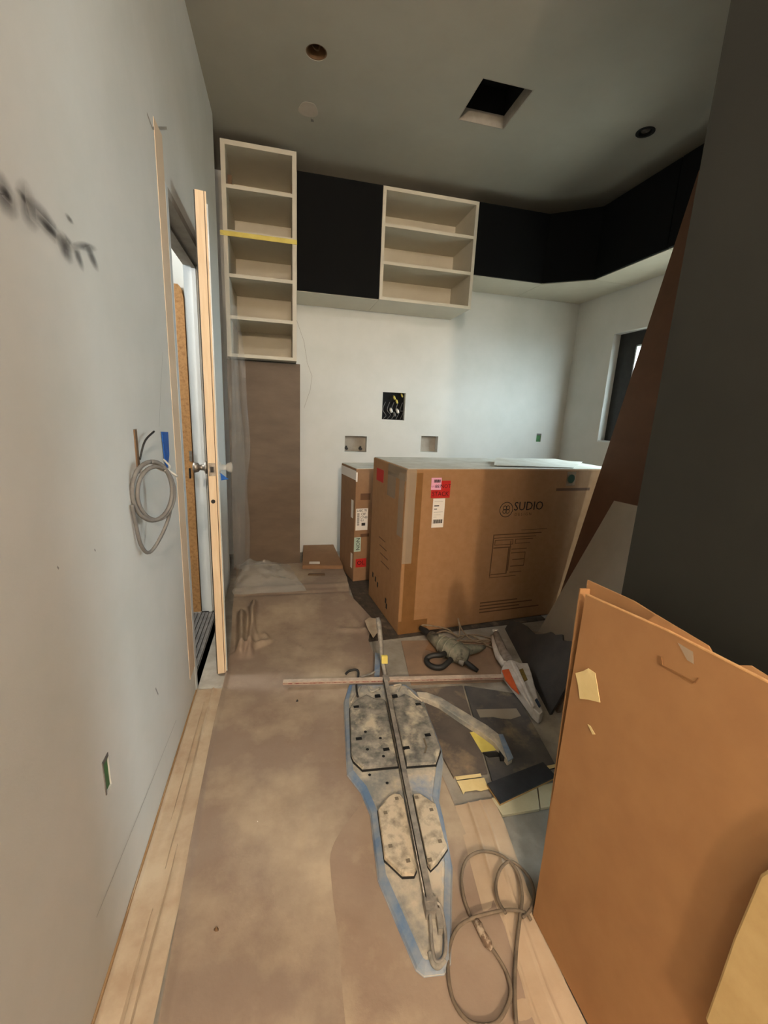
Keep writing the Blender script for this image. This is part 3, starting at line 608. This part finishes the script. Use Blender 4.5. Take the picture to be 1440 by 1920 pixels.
# raised ribs at the top of the base
for q in ([(0.38, 1.744, 0.034), (0.389, 1.698, 0.034), (0.432, 1.719, 0.034)], [(0.501, 1.724, 0.034), (0.538, 1.727, 0.034), (0.505, 1.679, 0.034)], [(0.344, 1.746, 0.034), (0.316, 1.699, 0.034), (0.282, 1.637, 0.034)], [(0.562, 1.69, 0.034), (0.58, 1.636, 0.034), (0.603, 1.594, 0.034)]):
    MB().tube(catmull(q, 4), .005, 6).build('cast_rib', CUTB, tcut, smooth=True)
# breaker rail
RA, RB = Vector([(0.467, 1.765, 0.062)][0]), Vector([(0.365, 0.793, 0.062)][0])
rd = (RB-RA).normalized(); rn = Vector((-rd.y, rd.x, 0))
def bar(a, b, wd, z0, z1, nm, mt, off=0):
    a = a+rn*off; b = b+rn*off
    pts = [(a+rn*wd)[:2], (b+rn*wd)[:2], (b-rn*wd)[:2], (a-rn*wd)[:2]]
    return MB().slab(pts, z0, z1).build(nm, mt, tcut)
bar(RA, RB, .005, Z1-.002, .058, 'rail_web', BLKP)
bar(RA, RB, .0085, .058, .064, 'rail_top', STEELD)
for s_ in (-1, 1):
    a, b = RA+rn*.010*s_, RB+rn*.010*s_
    MB().tube([(a.x, a.y, .046), (b.x, b.y, .046)], .0028, 8).build('guide_rod', STEEL, tcut, smooth=True)
bar(RB-rd*.012, RB+rd*.02, .016, Z1-.002, .060, 'rail_clamp', STEELD)
lo_ = catmull([(0.362, 0.789, 0.05), (0.375, 0.793, 0.055), (0.39, 0.784, 0.05), (0.385, 0.74, 0.045), (0.373, 0.701, 0.04), (0.356, 0.683, 0.04), (0.341, 0.686, 0.04), (0.343, 0.716, 0.042), (0.354, 0.758, 0.045)], 5, True)
MB().tube(lo_, .0042, 8, close=True).build('nose_ring', STEELD, tcut, smooth=True)
ns = [(0.374, 0.78), (0.386, 0.781), (0.385, 0.742), (0.378, 0.735), (0.367, 0.737)]
MB().slab(ns, Z1-.002, .052).build('nose_hook', STEELD, tcut)
MB().tube(catmull([(0.334, 0.705, 0.036), (0.335, 0.683, 0.036), (0.345, 0.675, 0.036), (0.364, 0.684, 0.036)], 5), .0065, 8).build('nose_bumper', PAD, tcut, smooth=True)
# handle
HP = [(0.484, 1.8, -0.014), (0.483, 1.83, 0.035), (0.472, 1.87, 0.106), (0.472, 1.905, 0.161), (0.47, 1.93, 0.207), (0.467, 1.95, 0.248), (0.462, 1.96, 0.273)]
MB().tube(HP, [.010, .011, .010, .0125, .0125, .014, .010], 10).build('handle', STEELD, tcut, smooth=True)
hb = [Vector(p) for p in [(0.467, 1.86, 0.119), (0.497, 1.86, 0.116), (0.495, 1.845, 0.084), (0.465, 1.845, 0.087)]]
MB().prism(hb, (0, -.012, 0)).build('yellow_tape', YELT, tcut)
MB().slab([(0.432, 1.845), (0.458, 1.841), (0.495, 1.98), (0.466, 1.995)], .004, .05).build('blue_bracket', CUTG, tcut)
lv = catmull([(0.284, 1.83, 0.05), (0.305, 1.844, 0.056), (0.339, 1.845, 0.058), (0.347, 1.826, 0.052), (0.336, 1.789, 0.04)], 5)
MB().tube(lv, .006, 8).build('black_lever', BLKP, tcut, smooth=True)
MB().tube(catmull([(0.356, 1.814, 0.035), (0.408, 1.833, 0.035), (0.445, 1.854, 0.035)], 4), .005, 6).build('stay_rod', STEELD, tcut, smooth=True)
MB().tube(catmull([(0.324, 1.747, 0.044), (0.318, 1.7, 0.044), (0.317, 1.663, 0.043)], 4), .005, 6).build('black_catch', BLKP, tcut, smooth=True)
# fence ruler
FA, FB = Vector([(-0.013, 1.826, 0.05)][0]), Vector([(1.058, 1.698, 0.05)][0])
fd = (FB-FA).normalized(); fn = Vector((-fd.y, fd.x, 0))
fr = MB().slab([(FA+fn*.012)[:2], (FB+fn*.012)[:2], (FB-fn*.012)[:2], (FA-fn*.012)[:2]], .034, .048).build('fence_ruler', mat('dusty_aluminium', (214,196,176), (186,166,148), 30, .5, metal=.3), tcut)
MB().prism([(FA-fn*.0122)+Vector((0, 0, -.006)), (FB-fn*.0122)+Vector((0, 0, -.006)), (FB-fn*.0122)+Vector((0, 0, -.0125)), (FA-fn*.0122)+Vector((0, 0, -.0125))], -fn*.0006).build('ruler_scale', mat('faded_red_scale', (134,84,76), (172,148,132), 60, .7, lo=.4, hi=.6), fr)
ctr = Vector([(0.472, 1.762, 0.052)][0])
MB().box(ctr.x-.014, ctr.x+.014, ctr.y-.018, ctr.y+.018, .048, .058).build('fence_clamp', STEELD, tcut)
# swing-out support arm
AL, AR = [(0.597, 1.666), (0.644, 1.654), (0.696, 1.61), (0.766, 1.5), (0.831, 1.399), (0.856, 1.339), (0.847, 1.222)], [(0.598, 1.627), (0.628, 1.607), (0.673, 1.562), (0.729, 1.462), (0.789, 1.362), (0.813, 1.311), (0.82, 1.211)]
ah = [.03, .032, .032, .032, .032, .032, .03]
am = MB(); k = len(AL)
vs = [(*p, .006) for p in AL]+[(*p, .034) for p in AL]+[(*p, .034) for p in AR]+[(*p, .006) for p in AR]
am.add(vs, [(q*k+i, q*k+i+1, ((q+1) % 4)*k+i+1, ((q+1) % 4)*k+i) for q in range(4) for i in range(k-1)]+[(0, k, 2*k, 3*k), (k-1, 2*k-1, 3*k-1, 4*k-1)])
sa = am.build('support_arm', CUTB, tcut, bevel=.003)
MB().slab([(0.849, 1.339), (0.866, 1.336), (0.845, 1.216), (0.818, 1.205)], .034, .040).build('arm_end_cap', CUTG, sa)
MB().slab([(0.817, 1.273), (0.834, 1.27), (0.818, 1.232), (0.802, 1.235)], .012, .03).build('arm_foot', BLKP, sa)
# ============================================================ tiles
T1 = [(0.564, 1.72), (0.847, 1.704), (0.731, 1.196), (0.598, 1.2)]
tag(MB().slab(T1, .0015, .0115).build('slate_tile', SLATEB, bevel=.001), 'large dusty brown slate tile under the cutter arm', 'tile', 'slate tiles on the floor')
T2 = [(0.857, 1.702), (1.083, 1.603), (1.007, 1.174), (0.73, 1.153)]
tag(MB().slab(T2, .0015, .0115).build('slate_tile', SLATE, bevel=.001), 'large dark grey slate tile between the cutter arm and the orange carton', 'tile', 'slate tiles on the floor')
CT = [(0.69, 1.149), (0.986, 1.168), (0.887, 1.021), (0.701, 1.025)]
a_, b_, c_, d_ = [Vector(p) for p in CT]
def quad(u0, u1, v0, v1):
    f = lambda u, v: ((a_*(1-u)+b_*u)*(1-v)+(d_*(1-u)+c_*u)*v)
    return [f(u0, v0), f(u1, v0), f(u1, v1), f(u0, v1)]
tag(MB().slab(quad(0, .74, .46, 1), .0015, .012).build('cream_tile', CREAMTL, bevel=.001), 'cream tile lying under the small black tile', 'tile', 'cream tiles on the floor')
tag(MB().slab(quad(.76, 1.3, .40, .98), .0015, .012).build('cream_tile', CREAMTL, bevel=.001), 'cream tile beside the orange carton, right of the other cream tile', 'tile', 'cream tiles on the floor')
bt = [Vector((*p, .014)) for p in [(0.7, 1.137), (0.957, 1.188), (0.967, 1.121), (0.708, 1.057)]]
btt = thing('black_tile', 'small black rectangular tile lying on the cream tiles', 'tile', (.86, 1.15, .0125))
MB().slab([p[:2] for p in bt], .0125, .020).build('wooden_back', mat('tan_tile_back', (176,140,86), (160,124,74), 20, .8), btt); MB().slab([p[:2] for p in bt], .020, .027).build('tile_face', BLACKT, btt)
tag(MB().slab([(0.839, 1.527), (1.026, 1.503), (1.021, 1.454), (0.965, 1.443), (0.924, 1.453), (0.893, 1.469), (0.833, 1.476)], .0115, .0125).build('card_scrap', GBOARD), 'torn beige card scrap lying on the dark slate tile', 'card scrap')
tag(MB().slab([(0.75, 1.399), (0.784, 1.399), (0.819, 1.318), (0.818, 1.289), (0.752, 1.29)], .0115, .0123).build('tape_piece', YELT), 'yellow tape piece on the slate under the cutter arm', 'tape', 'yellow tape pieces')
tp = thing('tape_piece', 'torn pale yellow tape piece at the near edge of the brown slate tile', 'tape', (.66, 1.19, .0115), group='yellow tape pieces')
MB().slab([(0.602, 1.18), (0.707, 1.175), (0.701, 1.127), (0.67, 1.124), (0.655, 1.131), (0.613, 1.132), (0.603, 1.123)], .0117, .0126).build('tape_strip', CREAMT, tp); MB().slab([(0.602, 1.199), (0.702, 1.195), (0.7, 1.181), (0.602, 1.184)], .0117, .0126).build('tape_strip', CREAMT, tp)
tag(MB().slab([(0.968, 1.182), (1.014, 1.184), (1.004, 1.17), (0.965, 1.167)], .0118, .0126).build('tape_piece', CREAMT), 'narrow yellow tape sliver at the far corner of the dark slate tile', 'tape', 'yellow tape pieces')
tag(MB().slab([(0.753, 1.284), (0.819, 1.278), (0.813, 1.257), (0.767, 1.26)], .0117, .0145).build('rubber_foot', BLKP), 'small black rubber pad on the slate tile beside the cutter arm', 'rubber pad')
# ============================================================ cable coil in the foreground
CG = [(0.482, 0.556, 0.02), (0.511, 0.613, 0.02), (0.551, 0.676, 0.022), (0.595, 0.735, 0.026), (0.626, 0.778, 0.03), (0.645, 0.83, 0.03), (0.638, 0.869, 0.03), (0.611, 0.9, 0.028), (0.565, 0.914, 0.028), (0.519, 0.903, 0.026), (0.486, 0.865, 0.024), (0.471, 0.82, 0.022), (0.468, 0.778, 0.022), (0.475, 0.738, 0.02), (0.485, 0.711, 0.02), (0.497, 0.677, 0.02), (0.505, 0.639, 0.02), (0.498, 0.607, 0.02), (0.474, 0.584, 0.02), (0.44, 0.567, 0.02), (0.398, 0.572, 0.02), (0.373, 0.591, 0.02), (0.362, 0.626, 0.018), (0.37, 0.673, 0.018), (0.391, 0.716, 0.018), (0.424, 0.746, 0.024), (0.467, 0.755, 0.03), (0.521, 0.757, 0.03), (0.573, 0.753, 0.032), (0.614, 0.741, 0.026), (0.622, 0.725, 0.022)]
ex = thing('extension_cable', 'dusty grey rubber cable coiled on the floor beside the orange carton', 'cable', (.5, .75, .02))
MB().tube(catmull(CG, 6), .0044, 8).build('cord', CABLEG, ex, smooth=True)
MB().tube(catmull([(0.558, 0.745, 0.036), (0.555, 0.778, 0.03), (0.568, 0.818, 0.028), (0.601, 0.855, 0.028), (0.638, 0.869, 0.03), (0.662, 0.851, 0.028), (0.675, 0.814, 0.024), (0.662, 0.775, 0.024), (0.634, 0.747, 0.024), (0.6, 0.731, 0.03)], 6), .0044, 8).build('cord', CABLEG, ex, smooth=True)
cn = [Vector(p) for p in [(0.476, 0.757, 0.024), (0.479, 0.738, 0.026), (0.48, 0.718, 0.028), (0.485, 0.7, 0.026), (0.491, 0.688, 0.022)]]
MB().tube(cn, [.007, .011, .0095, .011, .006], 8).build('connector', mat('dusty_connector', (104,84,66), (176,158,136), 60, .8, lo=.45, hi=.6), ex, smooth=True)
# ============================================================ drill
dg_ = thing('power_drill', 'dusty grey green power drill lying by the large carton', 'drill', (.87, 1.95, .005))
D = [Vector(p) for p in [(0.825, 2.122, 0.05), (0.847, 2.033, 0.055), (0.876, 1.969, 0.06), (0.91, 1.899, 0.06), (0.947, 1.871, 0.055)]]
MB().tube(D, [.030, .042, .055, .056, .044], 14, flat=.95).build('motor_body', DRILLG, dg_, smooth=True)
MB().tube([(0.918, 1.919, 0.06), (0.984, 1.939, 0.055), (1.04, 1.95, 0.05), (1.088, 1.968, 0.045)], [.036, .030, .022, .012], 10).build('gear_neck', DRILLG, dg_, smooth=True)
MB().tube([(0.778, 2.193, 0.07), (0.803, 2.157, 0.06), (0.829, 2.097, 0.05), (0.842, 2.044, 0.052)], [.012, .020, .020, .026], 10).build('rear_grip', BLKP, dg_, smooth=True)
MB().tube(catmull([(0.852, 1.935, 0.05), (0.804, 1.908, 0.058), (0.765, 1.914, 0.055), (0.734, 1.917, 0.04), (0.729, 1.89, 0.026), (0.753, 1.858, 0.022), (0.791, 1.849, 0.024), (0.824, 1.861, 0.035), (0.855, 1.88, 0.045)], 5), .015, 8).build('loop_handle', BLKP, dg_, smooth=True)
MB().tube([(0.908, 1.864, 0.05), (0.921, 1.85, 0.045), (0.94, 1.823, 0.035), (0.969, 1.791, 0.022)], [.016, .012, .015, .010], 10).build('side_grip', BLKP, dg_, smooth=True)
MB().tube([(0.896, 1.862, 0.04), (0.912, 1.843, 0.038)], .016, 10).build('chuck_collar', STEELD, dg_, smooth=True)
for q in range(3):
    a = D[1].lerp(D[3], .15+q*.35); dd = (D[3]-D[1]).normalized(); nn_ = dd.cross(Vector((0, 0, 1))).normalized()
    MB().tube([a+(nn_*math.cos(t)*1.0+Vector((0, 0, 1))*math.sin(t))*(.046+.012*(q > 0)) for t in [k_*math.pi/10 for k_ in range(20)]], .004, 6, close=True).build('housing_seam', DRILLG, dg_, smooth=True)
for q in range(4):
    a = D[1].lerp(D[3], q/3); MB().box(a.x-.012, a.x+.012, a.y-.004, a.y+.004, a.z+.036, a.z+.052).build('vent_rib', DRILLG, dg_)
dc = catmull([(0.778, 2.193, 0.07), (0.801, 2.197, 0.08), (0.862, 2.195, 0.07), (0.976, 2.232, 0.02), (1.002, 2.14, 0.015), (1.016, 2.152, 0.06), (1.026, 2.209, 0.1), (1.037, 2.168, 0.05), (1.071, 2.09, 0.02), (1.126, 2.061, 0.015), (1.207, 2.084, 0.012), (1.189, 2.118, 0.012), (1.119, 2.155, 0.015), (1.012, 2.149, 0.02), (0.945, 2.198, 0.03), (0.844, 2.114, 0.06), (0.843, 2.065, 0.06)], 6)
MB().tube(dc, .0045, 7).build('power_cord', CABLEB, dg_, smooth=True)
MB().tube(catmull([(0.965, 2.076, 0.02), (1.036, 2.048, 0.02), (1.108, 2.022, 0.015), (1.177, 2.047, 0.015), (1.172, 2.084, 0.015), (1.066, 2.079, 0.02), (0.991, 2.085, 0.03), (1.082, 2.151, 0.02), (1.119, 2.083, 0.02), (1.151, 1.996, 0.02), (1.185, 2.043, 0.02)], 6), .0045, 7).build('power_cord', CABLEB, dg_, smooth=True)
tag(MB().slab([(0.772, 2.053), (0.821, 2.121), (0.851, 2.076), (0.816, 2.013)], .0055, .012).build('card_scrap', KRAFTD), 'small tan card scrap under the drill grip', 'card scrap')
tag(MB().slab([(0.472, 2.336), (0.506, 2.373), (0.549, 2.353), (0.54, 2.22), (0.483, 2.13), (0.472, 2.23)], .0585, .0605).build('paper_scrap', PAPER2), 'crumpled pale paper scrap behind the cutter handle', 'paper scrap')
# ============================================================ white and orange tool
wt_ = thing('white_orange_tool', 'dusty white and orange power tool with brown grip leaning on dark boards', 'power tool', (1.15, 1.65, 0))
def pris(px, z0, z1, nm, mt, par=wt_, bev=0.0): return MB().slab(px, z0, z1).build(nm, mt, par, bevel=bev)
pris([(1.069, 1.736), (1.114, 1.787), (1.16, 1.809), (1.193, 1.769), (1.236, 1.763), (1.205, 1.677), (1.132, 1.509), (1.095, 1.406), (1.067, 1.39), (1.06, 1.429), (1.068, 1.539), (1.07, 1.641)], .012, .062, 'body', TOOLW, bev=.006)
pris([(1.138, 1.777), (1.157, 1.745), (1.069, 1.429), (1.055, 1.431)], .060, .078, 'top_ridge', TOOLW, bev=.005)
pris([(1.061, 1.717), (1.101, 1.72), (1.072, 1.605), (1.05, 1.529), (1.039, 1.586), (1.04, 1.64)], .058, .068, 'orange_panel', ORNG, bev=.003)
pris([(1.149, 1.705), (1.176, 1.714), (1.149, 1.624), (1.121, 1.612)], .062, .0665, 'yellow_label', mat('old_yellow_label', (132,106,40), (96,78,36), 60, .7))
pris([(1.099, 1.48), (1.115, 1.488), (1.103, 1.439), (1.089, 1.43)], .062, .0665, 'dark_mark', mat('dark_blue_label', (52,62,76)))
MB().tube([(1.203, 2.056, 0.07), (1.18, 1.972, 0.065), (1.159, 1.883, 0.06), (1.146, 1.799, 0.055)], [.018, .022, .024, .028], 10).build('grip', TOOLB, wt_, smooth=True)
MB().tube([(1.185, 2.057, 0.05), (1.152, 1.964, 0.045), (1.127, 1.878, 0.04), (1.122, 1.797, 0.04)], [.012, .016, .018, .02], 8).build('hand_guard', TOOLW, wt_, smooth=True)
MB().disc([(1.207, 2.072, 0.075)][0], (0, .3, 1), .018, .012, 12).build('grip_cap', TOOLW, wt_)
# ============================================================ leaning boards
db = thing('dark_cement_board', 'dark grey broken cement board leaning low in front of the grey board', 'board', (1.25, 1.8, 0), group='leaning boards')
def lean(pts, k, x0f, th, nm, mt, par):
    """plane x = x0f(y)+k*z; pts are (y, z)"""
    q = [Vector((x0f(y)+k*z, y, z)) for y, z in pts]; nrm = Vector((1, 0, -k)).normalized()
    return MB().prism(q, nrm*th).build(nm, mt, par)
f0 = lambda y: 1.165+.25*(y-1.45)
dpts = [(1.45, 0), (2.22, 0), (2.22, .05), (2.12, .10), (2.02, .125), (1.90, .14), (1.83, .18), (1.78, .22), (1.74, .225), (1.69, .255), (1.66, .24), (1.60, .27), (1.56, .285), (1.52, .27), (1.47, .265)]
lean(dpts, .52, f0, .012, 'front_sheet', GDARK, db)
f1 = lambda y: 1.205+.25*(y-1.45)
lean([(1.455, 0), (2.1, 0), (2.1, .06), (1.8, .19), (1.57, .26), (1.48, .25)], .50, f1, .018, 'back_sheet', mat('grey_brown_board', (128,112,96), (112,98,84), 12, .85), db)
gbd = thing('grey_board', 'pale grey board with slanted edge leaning against the tall brown sheet', 'board', (1.5, 1.8, 0), group='leaning boards')
lean([(2.064, 0), (1.15, 0), (1.15, .935), (1.76, .905), (1.897, .900)], .2846, lambda y: 1.461, .012, 'board', GBOARD, gbd)
kb = thing('brown_card_sheet', 'tall brown card sheet leaning towards the right wall cabinets', 'card sheet', (1.8, 1.8, 0))
KT = [(1.785, 2.342, 0), (1.785, .80, 0), (2.25, .80, 2.78), (2.25, 2.10, 2.745), (2.25, 2.283, 2.687)]
MB().prism(KT, (.014, 0, -.0025)).build('sheet', KRAFTR, kb)
# ============================================================ orange carton in the foreground
oc = thing('flat_orange_carton', 'large flat orange brown carton standing on edge against the dark wall', 'carton', (.66, .4, 0))
Q = [Vector(p) for p in ((.636, .738, .016), (.650, -.05, .016), *[(0.7056, 0.1948, 0.9478), (0.7008, 0.4153, 0.9336), (0.6972, 0.5876, 0.9258), (0.692, 0.8026, 0.9036)])]
nq = (Q[1]-Q[0]).cross(Q[5]-Q[0]).normalized(); nq = nq if nq.x > 0 else -nq
MB().prism(Q, nq*.006).build('front_panel', KRAFTO, oc)
up = (Q[5]-Q[0]).normalized(); al = (Q[1]-Q[0]).normalized()
def onq(s, t, d=0): return Q[0]+al*s+up*t+nq*d      # along the base, up the panel, depth
BP = [Q[0]+nq*.034, Q[1]+nq*.034, Q[2]+nq*.034-up*.01, onq(.30, .898, .034), onq(.24, .902, .034), onq(.19, .915, .034), onq(.10, .921, .034), onq(-.04, .912, .034)]
MB().prism([Q[0]+nq*.034]+BP[1:], nq*.005).build('back_panel', KRAFTO, oc)
MB().prism([onq(.0, 0, .006), onq(.0, 0, .034), onq(-.03, .895, .034), onq(-.03, .895, .006)], al*.004).build('side_panel', KRAFTO, oc)
MB().prism([onq(.76, 0, .006), onq(.76, 0, .034), onq(.76, .895, .034), onq(.76, .895, .006)], al*.004).build('side_panel', KRAFTO, oc)
MB().prism([onq(.0, .0, .006), onq(.76, .0, .006), onq(.76, .0, .034), onq(.0, .0, .034)], up*.004).build('bottom_panel', KRAFTO, oc)
ed = [Q[5], Q[4], Q[3], Q[2]]
for a, b in zip(ed[:-1], ed[1:]): MB().prism([a-nq*.0005, b-nq*.0005, b+nq*.0065, a+nq*.0065], up*.0022).build('cut_edge', EDGE, oc)
MB().prism([onq(.155, .896, .004), onq(.185, .930, .006), onq(.29, .925, .007), onq(.315, .905, .005)], nq*.003).build('torn_flap', KRAFTO, oc)
MB().prism([onq(.315, .905, .012), onq(.35, .925, .020), onq(.44, .915, .024), onq(.46, .90, .018)], nq*.003).build('torn_flap', KRAFTO, oc)
def onp(px, nm, mt, th=.0012): return MB().prism([Vector(p)-nq*.0006 for p in px], -nq*th).build(nm, mt, oc)
def hit(o_, d_):
    d_ = Vector(d_); o_ = Vector(o_); return o_+d_*((Q[0]-o_).dot(nq)/d_.dot(nq))
onp([(0.6801, 0.7782, 0.712), (0.6818, 0.7561, 0.7321), (0.6829, 0.7443, 0.7467), (0.6835, 0.7223, 0.7487), (0.6806, 0.6914, 0.6961), (0.679, 0.7223, 0.6801), (0.6775, 0.7483, 0.6639), (0.679, 0.7619, 0.69)], 'tape_scrap', CREAMT)
onp([(0.6757, 0.7094, 0.6255), (0.676, 0.7013, 0.6278), (0.6759, 0.6836, 0.6202), (0.6754, 0.6904, 0.6145)], 'tape_crumb', CREAMT)
onp([(0.6972, 0.5604, 0.9171), (0.6977, 0.5309, 0.9165), (0.6965, 0.5234, 0.8972), (0.6963, 0.5356, 0.8969)], 'clear_tape', TAPE)
for a in [[(0.6939, 0.5891, 0.8738), (0.694, 0.5823, 0.8747), (0.6933, 0.5762, 0.8616), (0.6931, 0.583, 0.8607)], [(0.6931, 0.5817, 0.8604), (0.6933, 0.5762, 0.8616), (0.6949, 0.5143, 0.8688), (0.6946, 0.5161, 0.8644)], [(0.6949, 0.5143, 0.8688), (0.6956, 0.5105, 0.8797), (0.6956, 0.5083, 0.8791), (0.6948, 0.5119, 0.8673)]]: MB().prism([Vector(p)-nq*.0006 for p in a], -nq*.0015).build('slot_crease', mat('card_crease', (132,90,50)), oc)
FS = [(0.6667, 0.3425, 0.3845), (0.6714, 0.3429, 0.4566), (0.6775, 0.3441, 0.5512), (0.6855, 0.3409, 0.6751), (0.6938, 0.3002, 0.7936), (0.6763, 0.2213, 0.4994), (0.6666, 0.2979, 0.3703), (0.6667, 0.3321, 0.3815)]
# foam strip at the lower right
fs_ = thing('foam_edge_strip', 'beige foam strip hanging on the near end of the orange carton', 'foam strip', (.66, .3, .4))
MB().prism([Vector(p)-nq*.003 for p in FS], -nq*.02).build('strip', FOAM, fs_, bevel=.004)
# ============================================================ hanging plastic film
def film(name, rows, mt, label, cols=14, wob=.012, par=None):
    """rows: (left point, right point) pairs from the top down"""
    mb = MB(); R_ = catmull([r[0] for r in rows], 5), catmull([r[1] for r in rows], 5); m_ = len(R_[0]); vs = []
    for j in range(m_):
        for i in range(cols+1):
            p = R_[0][j].lerp(R_[1][j], i/cols); e = wob*(hnoise(i*.9, j*.13, 3)-.5)*2+wob*.5*(hnoise(i*2.3, j*.5, 8)-.5); vs.append((p.x, p.y+e*2-abs(e), p.z))
    mb.add(vs, [(j*(cols+1)+i, j*(cols+1)+i+1, (j+1)*(cols+1)+i+1, (j+1)*(cols+1)+i) for j in range(m_-1) for i in range(cols)])
    if par: return mb.build(name, mt, par, smooth=True)
    return tag(mb.build(name, mt, smooth=True), label, 'plastic film')
fm = film('plastic_film', [((-.395, 3.26, 2.39), (-.375, 3.27, 2.39)), ((-.395, 3.25, 2.1), (-.335, 3.25, 2.1)), ((-.395, 3.24, 1.7), (-.265, 3.22, 1.7)), ((-.395, 3.24, 1.3), (-.25, 3.2, 1.3)), ((-.395, 3.24, 1.0), (-.235, 3.18, 1.0)), ((-.395, 3.24, .75), (-.265, 3.18, .75)), ((-.395, 3.22, .45), (-.25, 3.16, .45)), ((-.395, 3.2, .12), (-.26, 3.1, .12))], FILM, 'clear plastic film hanging beside the tall open cabinet')
film('inner_fold', [((-.330, 3.225, 1.95), (-.30, 3.225, 1.95)), ((-.345, 3.21, 1.5), (-.30, 3.20, 1.5)), ((-.36, 3.2, 1.0), (-.27, 3.16, 1.0)), ((-.37, 3.18, .5), (-.28, 3.14, .5)), ((-.37, 3.15, .15), (-.29, 3.08, .12))], FILM, 'narrow inner fold of clear plastic film hanging beside the brown lower cabinet', 8, .02, fm)
hp = MB(); vs = []; NX, NY = 26, 22
for j in range(NY+1):
    for i in range(NX+1):
        u, v = i/NX, j/NY; x = -.36+u*.50*(1-.25*v); y = 2.80+v*.58
        e = math.sin(math.pi*u)**.6*math.sin(math.pi*v)**.6
        h = .10*(1-sstep(.0, .8, u))*sstep(0, .5, v)+.06*hnoise(u*6, v*5, 21)+.05*hnoise(u*13, v*12, 22)
        vs.append((x+.02*hnoise(v*9, u*3, 2), y+.03*hnoise(u*8, v*2, 4), max(paperz(x, y), .055)+.006+h*e))
hp.add(vs, [(j*(NX+1)+i, j*(NX+1)+i+1, (j+1)*(NX+1)+i+1, (j+1)*(NX+1)+i) for j in range(NY) for i in range(NX)])
tag(hp.build('crumpled_film', FILM2), 'crumpled heap of clear plastic film on the floor before the brown lower cabinet', 'plastic film')
tag(MB().slab([(.17, 3.12), (.30, 3.11), (.30, 3.14), (.18, 3.145)], .058, .066).build('wood_offcut', HINGE), 'small brown wood offcut in front of the flat carton', 'offcut')
# ============================================================ cable coil on the left wall
cw = thing('wall_cable_coil', 'grey cable coil hanging from a hole in the left wall', 'cable', (XL, 1.5, 1.03))
def loop(c, ru, rz, a0, a1, dx=0, n=40, dirv=(.62, .785)):
    out = []
    for i in range(n+1):
        a = math.radians(a0+(a1-a0)*i/n); q = ru*math.cos(a)
        out.append((c[0]+dirv[0]*q+dx*i/n, c[1]+dirv[1]*q, c[2]+rz*math.sin(a)))
    return out
MB().tube(loop((-.362, 1.30, 1.055), .062, .084, 90, 450), .0062, 7).build('cable_turn', CABLE, cw, smooth=True)
MB().tube(loop((-.356, 1.31, 1.047), .058, .077, 60, 420), .0058, 7).build('cable_turn', CABLE, cw, smooth=True)
MB().tube(catmull([(-.398, 1.235, 1.03), (-.397, 1.245, .98), (-.393, 1.26, .91), (-.382, 1.29, .877), (-.36, 1.325, .91), (-.338, 1.35, .97), (-.33, 1.36, 1.03)], 6), .0052, 7).build('cable_tail', CABLE, cw, smooth=True)
MB().tube(catmull([(-.40, 1.335, 1.14), (-.39, 1.36, 1.19), (-.38, 1.42, 1.215)], 6), .003, 6).build('black_wire', BLKP, cw, smooth=True)
MB().tube(catmull([(-.40, 1.33, 1.11), (-.375, 1.31, 1.135), (-.345, 1.34, 1.12), (-.318, 1.39, 1.085)], 6), .0042, 6).build('white_wire', CABLEW, cw, smooth=True)
MB().tube(catmull([(-.385, 1.52, 1.12), (-.35, 1.45, 1.105), (-.345, 1.38, 1.10), (-.36, 1.33, 1.12)], 6), .003, 6).build('white_wire', CABLEW, cw, smooth=True)
bt_ = thing('blue_tape_tab', 'blue masking tape tab on the left wall above the cable coil', 'tape', (XL, 1.62, 1.14))
MB().prism([(XL+.002, 1.585, 1.205), (XL+.002, 1.665, 1.20), (XL+.002, 1.66, 1.12), (XL+.002, 1.625, 1.075), (XL+.002, 1.60, 1.10)], (.003, 0, 0)).build('tape', BLUET, bt_)
